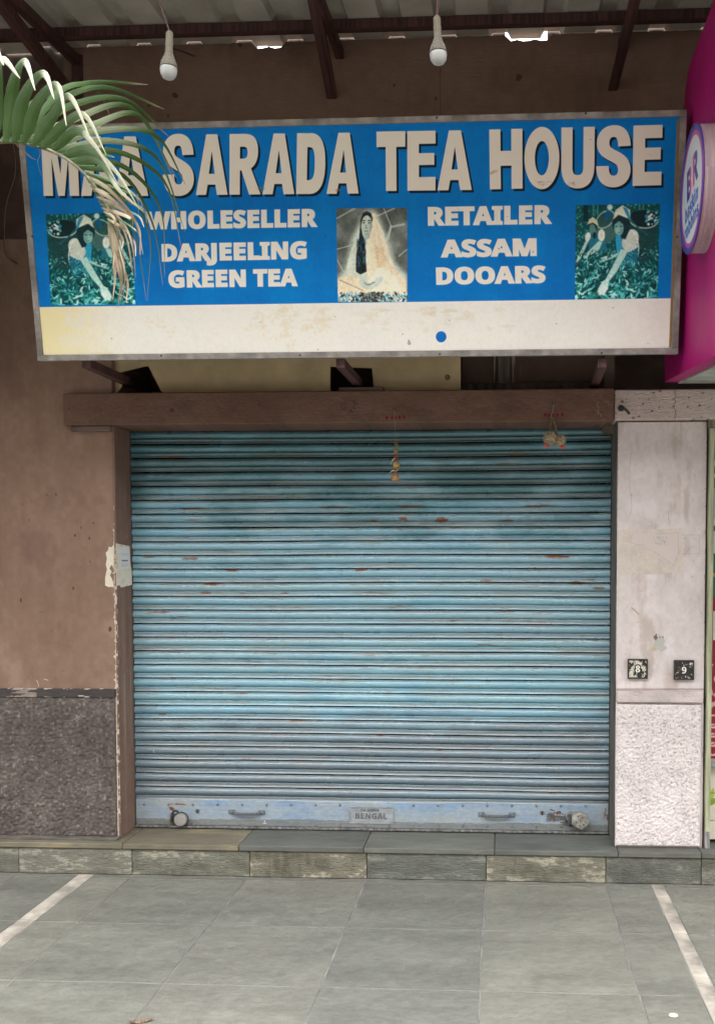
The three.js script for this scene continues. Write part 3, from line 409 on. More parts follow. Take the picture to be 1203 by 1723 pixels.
// ------------------------------------------------------------------ padlocks
const steel = noisy(lin(0.5, 0.48, 0.45), softC, 8, { metalness: 0.25, roughness: 0.4 }), dkSteel = noisy(lin(0.12, 0.11, 0.1), coarseC, 8, { metalness: 0.5, roughness: 0.5 });
{
  const a = thing('padlock', 'round steel padlock on the shutter rail near the brown wall', 'padlock', 'padlocks on the shutter'), p = P(305, 1379, 0.05); a.position.copy(p);
  part('lock_body', new THREE.LatheGeometry([[0, 0.02], [0.028, 0.02], [0.033, 0.017], [0.035, 0.01], [0.035, -0.012], [0.031, -0.018], [0, -0.018]].map(([r, y]) => new THREE.Vector2(r, y)), 32).rotateX(Math.PI / 2), steel, a);
  part('lock_rim', new THREE.TorusGeometry(0.0365, 0.005, 8, 32).translate(0, 0, -0.008), dkSteel, a);
  part('shackle', tube([V(-0.012, 0.03, -0.004), V(-0.02, 0.044, -0.004), V(-0.038, 0.046, -0.006), V(-0.05, 0.03, -0.01), V(-0.05, 0.005, -0.014), V(-0.046, -0.016, -0.016), V(-0.03, -0.02, -0.012)], 0.006, 28, 10), dkSteel, a);
  part('hasp', slab(-0.07, -0.035, -0.024, 0.024, -0.038, -0.022, 0.003), noisy(lin(0.22, 0.25, 0.25), coarseC, 8), a);
  part('staple', tube([V(-0.055, 0.012, -0.03), V(-0.055, 0.012, -0.008), V(-0.055, -0.006, -0.004), V(-0.055, -0.012, -0.03)], 0.005, 16, 8), dkSteel, a);
  const b = thing('padlock', 'pale steel padlock with rivets hanging on the shutter rail near the pillar', 'padlock', 'padlocks on the shutter'); b.position.copy(P(974, 1381, 0.045)); b.rotation.z = -0.16;
  const s = new THREE.Shape([[-0.04, 0.024], [-0.02, 0.044], [0.028, 0.04], [0.05, 0.012], [0.044, -0.018], [0.018, -0.04], [-0.034, -0.022]].map((q) => new THREE.Vector2(...q)));
  part('lock_body', toCreasedNormals(new THREE.ExtrudeGeometry(s, { depth: 0.02, bevelSize: 0.003, bevelThickness: 0.003, bevelSegments: 2 }).translate(0, 0, -0.008), 0.6), noisy(lin(0.55, 0.52, 0.46), coarseC, 8, { metalness: 0.45, roughness: 0.45 }), b);
  for (const [x, y] of [[-0.012, 0.026], [0.012, 0.024], [0.03, 0.006], [0.026, -0.014], [0.006, -0.022], [-0.016, -0.008], [0.004, 0.004]]) part('rivet', new THREE.SphereGeometry(0.0036, 8, 6).translate(x, y, 0.0152), dkSteel, b);
  part('shackle', tube([V(-0.028, 0.03, 0), V(-0.04, 0.045, 0), V(-0.062, 0.042, 0), V(-0.07, 0.02, -0.004), V(-0.06, -0.004, -0.012), V(-0.045, -0.016, -0.006)], 0.0055, 26, 10), steel, b);
  part('staple', tube([V(-0.052, 0.014, -0.03), V(-0.052, 0.016, 0.004), V(-0.052, -0.03, 0.004), V(-0.052, -0.032, -0.03)], 0.007, 18, 8), noisy(lin(0.16, 0.18, 0.19), coarseC, 8, { metalness: 0.4, roughness: 0.5 }), b);
}

// ------------------------------------------------------------------ shop sign: a light box leaning towards the street
const SZ0 = 0.83, SZ1 = 0.985, SGB = P(600, 601.5, SZ0).y, SGT = P(600, 197.5, SZ1).y, STH = Math.atan2(SZ1 - SZ0, SGT - SGB), SGH = Math.hypot(SZ1 - SZ0, SGT - SGB), SGX0 = P(64, 602, SZ0).x, SGX1 = P(1140.5, 599, SZ0).x, SGW = SGX1 - SGX0;
const signPt = (u, v) => { const d = ray(u, v), n = V(0, -Math.sin(STH), Math.cos(STH)), o = V(0, SGB, SZ0), t = o.clone().sub(camera.position).dot(n) / d.dot(n), p = camera.position.clone().addScaledVector(d, t); return [p.x - SGX0, (p.y - SGB) * Math.cos(STH) + (p.z - SZ0) * Math.sin(STH)]; };
const sg = thing('shop_sign', 'large blue and white shop sign box with raised grey frame, leaning forward over the shutter', 'sign');
sg.position.set(SGX0, SGB, SZ0); sg.rotation.x = STH;
const GL = { // heavy condensed capitals, 100 high: [width, outline path drawer]
  H: [52, (x) => { x.rect(0, 0, 17.5, 100); x.rect(34.5, 0, 17.5, 100); x.rect(17, 36, 18, 25); }],
  E: [45, (x) => { x.rect(0, 0, 18.5, 100); x.rect(18, 0, 27, 21.5); x.rect(18, 37, 25, 20); x.rect(18, 77, 27, 23); }],
  T: [46, (x) => { x.rect(0, 0, 46, 26); x.rect(14.5, 25, 17, 75); }],
  A: [55, (x) => { for (const L of [[[18, 0], [37, 0], [55, 100], [36.5, 100], [33.5, 83], [20.5, 83], [17.5, 100], [0, 100]], [[27.5, 28], [32.5, 65], [22.5, 65]]]) { L.forEach((p, i) => i ? x.lineTo(...p) : x.moveTo(...p)); x.closePath(); } }],
  M: [60, (x) => { [[0, 0], [23, 0], [30, 62], [37, 0], [60, 0], [60, 100], [44, 100], [44, 36], [35.5, 100], [24.5, 100], [16, 36], [16, 100], [0, 100]].forEach((p, i) => i ? x.lineTo(...p) : x.moveTo(...p)); x.closePath(); }],
  U: [52, (x) => { x.moveTo(0, 0); x.lineTo(17.5, 0); x.lineTo(17.5, 66); x.bezierCurveTo(17.5, 77, 21, 79.5, 26, 79.5); x.bezierCurveTo(31, 79.5, 34.5, 77, 34.5, 66); x.lineTo(34.5, 0); x.lineTo(52, 0); x.lineTo(52, 64); x.bezierCurveTo(52, 89, 43, 102, 26, 102); x.bezierCurveTo(9, 102, 0, 89, 0, 64); x.closePath(); }],
  O: [55, (x) => { x.ellipse(27.5, 50, 27.5, 52, 0, 0, 6.2832); x.closePath(); x.moveTo(38.5, 50); x.ellipse(27.5, 50, 11, 28.5, 0, 0, 6.2832, true); x.closePath(); }],
  D: [49, (x) => { x.moveTo(0, 0); x.lineTo(23, 0); x.bezierCurveTo(43, 0, 49, 22, 49, 50); x.bezierCurveTo(49, 78, 43, 100, 23, 100); x.lineTo(0, 100); x.closePath(); x.moveTo(18, 23); x.lineTo(18, 77); x.lineTo(21, 77); x.bezierCurveTo(29.5, 77, 31, 67, 31, 50); x.bezierCurveTo(31, 33, 29.5, 23, 21, 23); x.closePath(); }],
  R: [54, (x) => { x.moveTo(0, 0); x.lineTo(26, 0); x.bezierCurveTo(43, 0, 49, 11, 49, 29); x.bezierCurveTo(49, 44, 43, 53, 37, 56.5); x.lineTo(54, 100); x.lineTo(34, 100); x.lineTo(20.5, 60); x.lineTo(18, 60); x.lineTo(18, 100); x.lineTo(0, 100); x.closePath(); x.moveTo(18, 21); x.lineTo(18, 40.5); x.lineTo(23.5, 40.5); x.bezierCurveTo(29.5, 40.5, 31, 36.5, 31, 30.5); x.bezierCurveTo(31, 24.5, 29.5, 21, 23.5, 21); x.closePath(); }],
  S: [54, null],
};
function glyph(x, ch) {
  if (ch === 'S') { x.lineWidth = 19.5; x.lineCap = 'butt'; x.beginPath(); x.moveTo(43.5, 33.5); x.bezierCurveTo(43, 16, 37, 8.2, 27, 8.2); x.bezierCurveTo(16.5, 8.2, 10.2, 16, 10.2, 27.5); x.bezierCurveTo(10.2, 40, 18, 44.5, 27, 49.5); x.bezierCurveTo(37, 55, 43.8, 60, 43.8, 73); x.bezierCurveTo(43.8, 85, 37, 91.8, 27, 91.8); x.bezierCurveTo(16, 91.8, 9.6, 83, 9.6, 65.5); x.stroke(); return; }
  x.beginPath(); GL[ch][1](x); x.fill('HET'.includes(ch) ? 'nonzero' : 'evenodd');
}
// a printed photograph is soft and grainy
function soften(c, r, seed) {
  const o = canvas(c.width, c.height), x = o.getContext('2d'); x.filter = `blur(${r}px)`; x.drawImage(c, 0, 0); x.filter = 'none'; x.globalAlpha = 0.4; x.drawImage(c, 0, 0); x.globalAlpha = 1;
  const im = x.getImageData(0, 0, c.width, c.height), n = fbm(c.width, c.height, 60, 60, 3, seed), m = fbm(c.width, c.height, 7, 8, 4, seed + 1); for (let i = 0; i < n.length; i++) for (let q = 0; q < 3; q++) im.data[i * 4 + q] = clamp(im.data[i * 4 + q] * (1.12 + n[i] * 0.05 + m[i] * 0.05) + n[i] * 4, 0, 255);
  x.putImageData(im, 0, 0); return o;
}
// generic tea-garden print: two pickers among leaves, baskets on their backs
function teaPicture() {
  const c = canvas(360, 400), x = c.getContext('2d'), col = (a) => a[Math.floor(rnd() * a.length)];
  x.fillStyle = '#0f4a4c'; x.fillRect(0, 0, 360, 400);
  for (let i = 0; i < 700; i++) { const y = rr(0, 210); x.fillStyle = col(['#1c6f70', '#2f8f8c', '#0a3438', '#5ab4ac', '#124f58']); x.globalAlpha = 0.7; x.beginPath(); x.ellipse(rr(0, 360), y, rr(2, 6), rr(2, 5), rnd() * 3, 0, 6.3); x.fill(); }
  x.globalAlpha = 1; x.fillStyle = '#0c2f33'; x.fillRect(34, 0, 20, 70); for (const k of [74, 92, 270, 286]) { x.fillStyle = '#3d8f88'; x.fillRect(k, 0, 5, 46); }
  const poly = (f, L) => { x.fillStyle = f; x.beginPath(); L.forEach((p) => x.lineTo(...p)); x.closePath(); x.fill(); }, el = (f, ...a) => { x.fillStyle = f; x.beginPath(); x.ellipse(...a, 0, 6.3); x.fill(); };
  // far picker
  el('#3c625f', 140, 100, 46, 70, 0.5); x.strokeStyle = '#a9c9bd'; x.lineWidth = 4; x.beginPath(); x.ellipse(128, 62, 44, 30, -0.7, 0, 6.3); x.stroke(); el('#2c5350', 128, 62, 38, 24, -0.7); el('#0d5c86', 138, 44, 11, 22, 0.2); el('#b9d6cc', 146, 12, 12, 12, 0);
  poly('#1d6f86', [[60, 130], [122, 130], [136, 190], [60, 200]]); el('#c9d6cc', 54, 134, 12, 20, 0.2); el('#d2d8cc', 112, 128, 15, 26, 0); poly('#9cc4ba', [[44, 150], [58, 152], [30, 210], [6, 250], [2, 238]]); poly('#a6ccc2', [[100, 152], [116, 156], [104, 188], [40, 228], [34, 216]]);
  el('#1a3b40', 74, 92, 22, 18, 0.4); el('#4e817e', 74, 104, 14, 23, -0.2); poly('#c8c6a4', [[50, 82], [58, 62], [74, 50], [92, 66], [100, 90], [74, 74]]); el('#12343a', 82, 128, 8, 14, 0);
  // near picker: basket, body, head, arm
  poly('#183f40', [[232, 70], [352, 70], [338, 190], [312, 250], [270, 232], [250, 160]]); for (let i = 0; i < 240; i++) { const a = rr(240, 345), b = rr(95, 235); x.fillStyle = col(['#10292b', '#2c5e5a', '#4b7e74']); x.globalAlpha = 0.6; x.fillRect(a, b, 5, 2); } x.globalAlpha = 1;
  el('#10282b', 292, 62, 62, 36, 0.1); x.strokeStyle = '#b7d2c6'; x.lineWidth = 5; x.beginPath(); x.ellipse(292, 64, 62, 37, 0.1, 0, 3.3); x.stroke(); for (let i = 0; i < 26; i++) el(col(['#6aa6a0', '#a9c9c0', '#2d7f9a', '#d8e2d8']), rr(300, 350), rr(30, 86), rr(3, 8), rr(3, 9), 1);
  poly('#1b6a86', [[176, 120], [250, 110], [272, 190], [262, 262], [196, 268], [178, 200]]); poly('#2d9ac0', [[172, 130], [196, 130], [204, 176], [180, 220]]); el('#c8d2c4', 236, 152, 34, 48, 0.35); poly('#c8d2c4', [[204, 178], [228, 108], [252, 112], [270, 180], [230, 205]]); x.strokeStyle = '#e4ecdf'; x.lineWidth = 4; x.beginPath(); x.moveTo(240, 108); x.quadraticCurveTo(282, 150, 270, 220); x.stroke();
  poly('#a9cfc6', [[198, 186], [226, 200], [180, 284], [142, 330], [128, 322], [160, 262]]); el('#b8dad0', 122, 352, 18, 42, 0.5); poly('#cfe4da', [[96, 396], [104, 360], [140, 330], [146, 352], [120, 392]]); poly('#a9cfc6', [[186, 204], [176, 222], [130, 236], [104, 246], [108, 222], [150, 212]]);
  el('#143035', 196, 82, 40, 38, 0.4); poly('#143035', [[176, 60], [230, 60], [232, 108], [214, 148], [196, 140]]); el('#6f9f98', 186, 98, 20, 33, -0.12); el('#86b3aa', 181, 106, 11, 20, -0.1); poly('#143035', [[164, 62], [208, 60], [210, 112], [204, 84], [186, 70], [166, 84]]); poly('#d2d8c6', [[160, 64], [170, 24], [200, 4], [232, 24], [236, 66], [214, 56], [184, 44]]); poly('#2f86a6', [[200, 10], [222, 20], [240, 70], [226, 62]]); x.strokeStyle = '#24606c'; x.lineWidth = 5; x.beginPath(); x.moveTo(232, 56); x.quadraticCurveTo(270, 110, 316, 132); x.stroke();
  el('#1d4348', 176, 92, 6, 2.5, 0); el('#1d4348', 196, 92, 6, 2.5, 0); el('#53807c', 186, 118, 6, 2, 0);
  // leaves in front
  for (let i = 0; i < 620; i++) { const y = rr(190, 405), px = rr(-5, 365), s = 0.45 + (y - 190) / 210 * 0.9; if (Math.hypot(px - 118, y - 356) < 34 || (px > 130 && px < 226 && y < 330 && Math.abs((px - 215) - (190 - y) * 0.55) < 22)) continue; x.save(); x.translate(px, y); x.rotate(rr(-1.6, 1.6)); x.fillStyle = col(['#0a2c30', '#5fc0c0', '#8fd6d2', '#2b8f94', '#0f4d50', '#aee3dd', '#3aa6a0', '#083036', '#1d7a6c']); x.beginPath(); x.moveTo(0, -15 * s); x.quadraticCurveTo(7 * s, 0, 0, 15 * s); x.quadraticCurveTo(-7 * s, 0, 0, -15 * s); x.fill(); x.restore(); }
  return soften(c, 2.2, 401);
}
// generic print of a seated figure in a pale shawl
function seatedPicture() {
  const c = canvas(300, 390), x = c.getContext('2d'), poly = (f, L) => { x.fillStyle = f; x.beginPath(); L.forEach((p) => x.lineTo(...p)); x.closePath(); x.fill(); }, el = (f, ...a) => { x.fillStyle = f; x.beginPath(); x.ellipse(...a, 0, 6.3); x.fill(); };
  const f = fbm(300, 390, 4, 5, 4, 301); paint(c, (i, u, v) => { const k = 104 + f[i] * 34; return [k, k + 6, k]; });
  x.strokeStyle = 'rgba(196,208,200,0.6)'; for (const [a, b, d, e, w] of [[0, 42, 80, 0, 6], [170, 34, 250, 0, 6], [200, 0, 232, 76, 5], [0, 168, 70, 150, 5], [0, 210, 26, 262, 4], [262, 200, 300, 170, 5], [210, 140, 232, 70, 10], [232, 78, 290, 66, 9], [232, 78, 220, 130, 7]]) { x.lineWidth = w; x.beginPath(); x.moveTo(a, b); x.lineTo(d, e); x.stroke(); }
  x.filter = 'blur(9px)'; poly('#c9d2c4', [[96, 60], [62, 130], [36, 250], [0, 290], [0, 390], [300, 390], [300, 280], [246, 220], [206, 100], [168, 10], [120, 14]]); x.filter = 'blur(2px)';
  poly('#ecdcc0', [[146, 22], [162, 26], [198, 100], [220, 180], [248, 250], [292, 300], [296, 356], [240, 368], [130, 356], [124, 250], [130, 150]]); poly('#ead8ba', [[0, 292], [60, 272], [120, 300], [150, 345], [110, 368], [0, 352]]); poly('#f2e7d0', [[140, 290], [180, 240], [246, 280], [276, 340], [150, 350]]); poly('#e2cba6', [[160, 150], [196, 170], [206, 240], [170, 250]]);
  for (const L of [[170, 60, 210, 220], [160, 90, 176, 230], [190, 130, 244, 280], [60, 290, 120, 350]]) { x.strokeStyle = 'rgba(190,168,130,0.5)'; x.lineWidth = 3; x.beginPath(); x.moveTo(L[0], L[1]); x.quadraticCurveTo(L[0] + 4, (L[1] + L[3]) / 2, L[2], L[3]); x.stroke(); }
  poly('#cfd6c6', [[88, 128], [68, 140], [46, 210], [34, 262], [60, 280], [112, 298], [120, 284], [68, 246], [84, 200], [100, 150]]); x.strokeStyle = '#6e7a74'; x.lineWidth = 2; x.beginPath(); x.moveTo(70, 138); x.quadraticCurveTo(48, 180, 36, 260); x.stroke();
  x.filter = 'blur(1px)'; poly('#20292b', [[102, 46], [112, 20], [130, 12], [148, 22], [154, 44], [150, 60], [146, 40], [128, 30], [112, 46], [104, 74], [110, 110], [120, 130], [122, 200], [126, 262], [100, 274], [80, 262], [82, 190], [96, 120]]); for (let i = 0; i < 60; i++) { x.strokeStyle = ['#0e1416', '#0e1416', '#4d97b4', '#2b3c44'][i % 4]; x.lineWidth = 2; x.beginPath(); const a = rr(84, 122), b = rr(110, 245); x.moveTo(a, b); x.quadraticCurveTo(a + 5, b + 14, a - 2, b + 28); x.stroke(); }
  { const g = x.createLinearGradient(104, 0, 154, 0); g.addColorStop(0, '#b4c2b6'); g.addColorStop(0.55, '#c6d0c4'); g.addColorStop(1, '#7f8f88'); x.fillStyle = g; x.beginPath(); x.ellipse(128, 70, 23, 40, 0.04, 0, 6.3); x.fill(); poly('#a5b3a8', [[116, 100], [142, 100], [140, 124], [122, 130]]); }
  for (const k of [116, 139]) { el('#3a4443', k, 60, 6.5, 2.2, 0); el('#2a3231', k, 51, 9, 1.8, 0); } el('#97a59b', 126, 74, 3.5, 9, 0); el('#6b7873', 126, 82, 6, 1.6, 0); el('#56625f', 126, 94, 8, 2, 0); el('#b7564e', 127, 42, 1.6, 1.6, 0);
  el('#c3cec2', 122, 318, 34, 15, 0.5); el('#ccd5c9', 166, 308, 36, 15, -0.6); x.strokeStyle = '#66736f'; x.lineWidth = 2; for (const q of [0, 6, 12]) { x.beginPath(); x.moveTo(112 + q, 304 + q); x.quadraticCurveTo(134, 332 - q, 152 + q, 306); x.stroke(); } x.beginPath(); x.moveTo(8, 296); x.lineTo(110, 342); x.stroke(); x.filter = 'none';
  for (let i = 0; i < 240; i++) el(['#2c3230', '#9fb6b8', '#56b4d2', '#dfe6de', '#454c48'][Math.floor(rnd() * 5)], rr(0, 300), rr(350, 390), rr(2, 7), rr(2, 6), 1);
  for (let i = 0; i < 120; i++) el(['#262b29', '#7d867e', '#4c534e'][i % 3], rr(96, 196), rr(352, 390), 5, 4, 1);
  return soften(c, 1.2, 405);
}
{
  const W = 2048, H = Math.round(2048 * SGH / SGW), c = canvas(W, H), x = c.getContext('2d'), K = W / SGW;
  const to = (u, v) => { const [s, t] = signPt(u, v); return [s * K, H - t * K]; };
  const fit = (tl, tr, bl, w, h) => { const a = to(...tl), b = to(...tr), d = to(...bl); x.setTransform((b[0] - a[0]) / w, (b[1] - a[1]) / w, (d[0] - a[0]) / h, (d[1] - a[1]) / h, a[0], a[1]); };
  const n1 = fbm(W, H, 14, 6, 5, 311), n2 = fbm(W, H, 260, 90, 2, 312), n3 = fbm(W, H, 60, 3, 4, 313);
  const yb = to(600, 509)[1];
  paint(c, (i, u, v) => {
    const d = n1[i] * 4 + n2[i] * 2.5;
    if (v * H < yb) { const t = n1[i] * 0.6 + n3[i] * 0.5; return [0, 122 + d + t * 8, 203 + d + t * 6]; }
    const stain = sstep(0.45, 1, n1[i] + n2[i] * 0.35) * 0.35, old = sstep(0.17, 0.0, u + n1[i] * 0.035 + n2[i] * 0.012);   // yellow dye not yet bleached at the left end
    return mix(mix([240 + d, 237 + d, 228 + d], [220, 198, 158], stain), [240, 225, 164], old * 0.8);
  });
  // ghost of older lettering, scarcely visible
  const word = (s, tl, tr, bl, fill, thick = 0.06) => { // heavy capitals fitted to a box
    x.font = 'bold 100px sans-serif'; const m = x.measureText(s), w = m.actualBoundingBoxRight + m.actualBoundingBoxLeft, h = m.actualBoundingBoxAscent, pad = 100 * thick / 2;
    fit(tl, tr, bl, w + pad * 2, h + pad * 2); x.fillStyle = x.strokeStyle = fill; x.lineWidth = 100 * thick; x.lineJoin = 'miter'; x.miterLimit = 3; x.fillText(s, m.actualBoundingBoxLeft + pad, h + pad); x.strokeText(s, m.actualBoundingBoxLeft + pad, h + pad);
  };
  word('U', [108, 527], [142, 526], [109, 551], 'rgba(236,230,216,0.6)'); word('N', [152, 527], [182, 526], [153, 549], 'rgba(234,229,216,0.4)');
  word('1050/1,', [97, 562], [172, 560], [98, 583], 'rgba(236,230,214,0.5)', 0.02);
  for (let i = 0; i < 60; i++) { const p = to(rr(175, 270), rnd() < 0.5 ? rr(562, 580) : rr(528, 546)); blob(x, p[0], p[1], rr(2, 9), rr(2, 7), [236, 231, 218], 0.2, 8, 0.4); }
  // main line: pale capitals on an offset navy print
  const line = [['MAA', [68, 229], [246, 228.5], [73, 329]], ['SARADA', [273, 226], [606, 222], [274, 328]], ['TEA', [633, 220.5], [794.5, 218], [634, 321]], ['HOUSE', [823, 217], [1115, 209], [824, 318]]];
  for (const pass of [0, 1]) for (const [s, tl, tr, bl] of line) {
    const o = pass ? [0, 0] : [3.6, 4], sh3 = (p) => [p[0] + o[0], p[1] + o[1]];
    let w = 0; for (const ch of s) w += GL[ch][0] + 3; w -= 3;
    fit(sh3(tl), sh3(tr), sh3(bl), w, 100); x.fillStyle = x.strokeStyle = pass ? '#f0e7d8' : '#0a2233';
    let q = 0; for (const ch of s) { x.save(); x.translate(q, 0); glyph(x, ch); x.restore(); q += GL[ch][0] + 3; }
  }
  for (const L of [['WHOLESELLER', [245, 355], [533, 350], [246, 386]], ['DARJEELING', [271, 409.5], [516, 404.5], [272, 440]], ['GREEN TEA', [282, 454], [500.6, 451], [283, 484]], ['RETAILER', [719.5, 347.5], [928, 344], [720, 379.5]], ['ASSAM', [741, 402.5], [903, 399.5], [742, 433]], ['DOOARS', [733, 449], [918, 445.5], [734, 479]]]) word(...L, '#f3ede1', 0.075);
  const tp = teaPicture();
  for (const [tl, tr, bl, flip] of [[[76, 360], [221, 357], [85, 514], true], [[968.5, 344.5], [1111, 341.5], [967, 504], false]]) { fit(tl, tr, bl, 360, 400); if (flip) { x.translate(360, 0); x.scale(-1, 1); } x.drawImage(tp, 0, 0); }
  fit([565.5, 350], [685, 349], [568, 508], 300, 390); x.drawImage(seatedPicture(), 0, 0);
  x.setTransform(1, 0, 0, 1, 0, 0);
  { const [px, py] = to(742, 566.5), [qx] = to(751, 566.5); x.fillStyle = '#0a6fc0'; x.beginPath(); x.arc(px, py, qx - px, 0, 6.3); x.fill(); }
  // weather stains and pin marks
  for (let i = 0; i < 70; i++) { const [px, py] = to(rr(380, 900), rr(518, 560)); blob(x, px, py, rr(3, 26), rr(2, 9), [206, 178, 128], rr(0.05, 0.16), 14, 0.5); }
  for (const [u, v, r] of [[915, 308, 16], [960, 309, 10], [830, 290, 9], [440, 318, 8], [570, 318, 8]]) { const [px, py] = to(u, v); for (let k = 0; k < 6; k++) blob(x, px + rr(-r, r), py + rr(-5, 5), rr(3, r), rr(2, 5), [176, 138, 88], 0.22, 12, 0.5); }
  for (let i = 0; i < 40; i++) { const [px, py] = to(rr(80, 1120), rr(220, 590)); blob(x, px, py, rr(0.8, 2.4), rr(0.8, 2.4), [60, 56, 48], 0.7, 7); }
  { const [px, py] = to(688, 576); blob(x, px, py, 5, 8, [130, 120, 100], 0.6); }
  part('printed_face', rectUV(new THREE.BoxGeometry(SGW - 0.02, SGH - 0.02, 0.006).translate(SGW / 2, SGH / 2, -0.012), 0, 0, SGW, SGH), new THREE.MeshPhysicalMaterial({ specularIntensity: 0.3, map: tex(c, true, THREE.ClampToEdgeWrapping), roughness: 0.6, bumpMap: tex(coarseC, false, THREE.RepeatWrapping, 4, 1.4), bumpScale: 0.002 }), sg);
  part('box_back', slab(0.004, SGW - 0.004, 0.004, SGH - 0.004, -0.13, -0.018), noisy(lin(0.16, 0.15, 0.14), streakC, 1), sg);
  const al = noisy(lin(0.4, 0.37, 0.34), coarseC, 3.1, { metalness: 0.25, roughness: 0.55, bumpScale: 0.001 }), fw = 0.027;
  part('frame_rail', slab(0, SGW, 0, fw, -0.06, 0, 0.002), al, sg); part('frame_rail', slab(0, SGW, SGH - fw, SGH, -0.06, 0, 0.002), al, sg);
  part('frame_stile', slab(0, fw, fw + 0.0005, SGH - fw - 0.0005, -0.06, -0.001, 0.002), al, sg); part('frame_stile', slab(SGW - fw, SGW, fw + 0.0005, SGH - fw - 0.0005, -0.06, -0.001, 0.002), al, sg);
  part('edge_tape', slab(SGW - fw - 0.013, SGW - fw - 0.001, fw + 0.002, SGH - fw - 0.01, -0.009, -0.007), noisy(lin(0.34, 0.22, 0.1), softC, 3), sg);
  const scr = new THREE.SphereGeometry(0.005, 8, 6).scale(1, 1, 0.5), sm = mat(lin(0.06, 0.05, 0.05), { roughness: 0.5 });
  for (const [a, b] of [[55, 398], [272, 598.5], [505, 597.5], [740, 596], [1012, 594], [735, 198], [985, 191], [1139, 399]]) { const [s, t] = signPt(a, b); part('frame_screw', scr, sm, sg).position.set(s, t, 0.0005); }
}
const maroon = noisy(lin(0.125, 0.052, 0.046), streakC, 2.2, { roughness: 0.6 });
{ // arms that carry the sign, reaching back to the wall
  const inv = new THREE.Matrix4(); sg.updateMatrix(); inv.copy(sg.matrix).invert();
  for (const [a, b] of [[P(146, 611, 0.79), P(224, 646, 0.06)], [P(573, 611, 0.79), P(607, 649, 0.06)], [P(1013, 611, 0.79), P(998, 649, 0.06)]]) {
    const g = bar(a, b, 0.042, 0.042); part('support_arm', g.applyMatrix4(inv), maroon, sg);
  }
  const p = P(607, 655, 0.24); part('arm_plate', slab(p.x - 0.11, p.x + 0.12, YLT + 0.0005, YLT + 0.02, 0.2, 0.26, 0.003).applyMatrix4(inv), noisy(lin(0.16, 0.11, 0.09)), sg);
}

// ------------------------------------------------------------------ canopy: corrugated sheets on a purlin, rafters and braces
{
  const cn = thing('canopy_roof', 'corrugated sheet canopy on maroon steel angles over the shop front', 'canopy');
  const per = 0.2625, x0 = -1.066, h = 0.034, z0 = 0.16, z1 = 2.5, T = 0.0016, sheet = noisy(lin(0.68, 0.65, 0.55), softC, 0.9, { roughness: 0.7 });
  const prof = (k) => { const c = x0 + k * per; return [[c - 0.056, 0], [c - 0.038, h], [c + 0.038, h], [c + 0.056, 0]]; };
  for (let s = -8; s < 8; s++) {
    const k0 = s * 4, pts = []; pts.push([x0 + (k0 - 0.5) * per - 0.012, 0]); for (let k = k0; k < k0 + 4; k++) pts.push(...prof(k)); pts.push([x0 + (k0 + 3.5) * per + 0.012, 0]);
    const sp = new THREE.Shape([...pts.map(([a, b]) => new THREE.Vector2(a, b)), ...pts.slice().reverse().map(([a, b]) => new THREE.Vector2(a, b + T))]);
    const g = new THREE.ExtrudeGeometry(sp, { depth: z1 - z0, bevelEnabled: false }), p = g.attributes.position, dy = (s & 1) ? 0.0045 : 0.0015;
    planarUV(g); for (let i = 0; i < p.count; i++) { const z = z0 + p.getZ(i); p.setXYZ(i, p.getX(i), p.getY(i) + roofY(z) + dy, z); } g.computeVertexNormals();
    part('roof_sheet', g, sheet, cn);
  }
  for (const z of [0.43, 1.35, 2.4]) part('purlin', bar(V(-9.5, roofY(z) - 0.026, z), V(7.3, roofY(z) - 0.026, z), 0.04, 0.05), maroon, cn);
  const fY = (z) => roofY(z) - 0.052 - 0.026;
  for (const [a, b] of [[P(118, 164, FZ), P(2, 20, 0.93)], [P(558, 166, FZ), P(523, 0, 0.79)], [P(1030, 152, FZ), P(1061, 0, 0.94)]]) {
    const x = a.x + 0.045; part('rafter', bar(V(x, fY(FZ), FZ), V(x, fY(2.45), 2.45), 0.04, 0.05), maroon, cn);
    const d = b.clone().sub(a).divideScalar(b.z - a.z); d.x = 0.02; let z = FZ; while (z < 1.9 && a.y + d.y * (z - FZ) < fY(z) + 0.005) z += 0.02;
    const e = a.clone().addScaledVector(d, z - FZ);
    part('brace', mergeGeometries([bar(a, e, 0.045, 0.006), bar(a.clone().add(V(0.0235, 0.02, 0)), e.clone().add(V(0.0235, 0.02, 0)), 0.006, 0.045)]), maroon, cn);
    if (a.x < -2) part('wall_post', slab(x - 0.028, x + 0.028, a.y - 0.03, fY(FZ) + 0.03, FZ - 0.002, FZ + 0.012, 0.003), maroon, cn);
  }
}
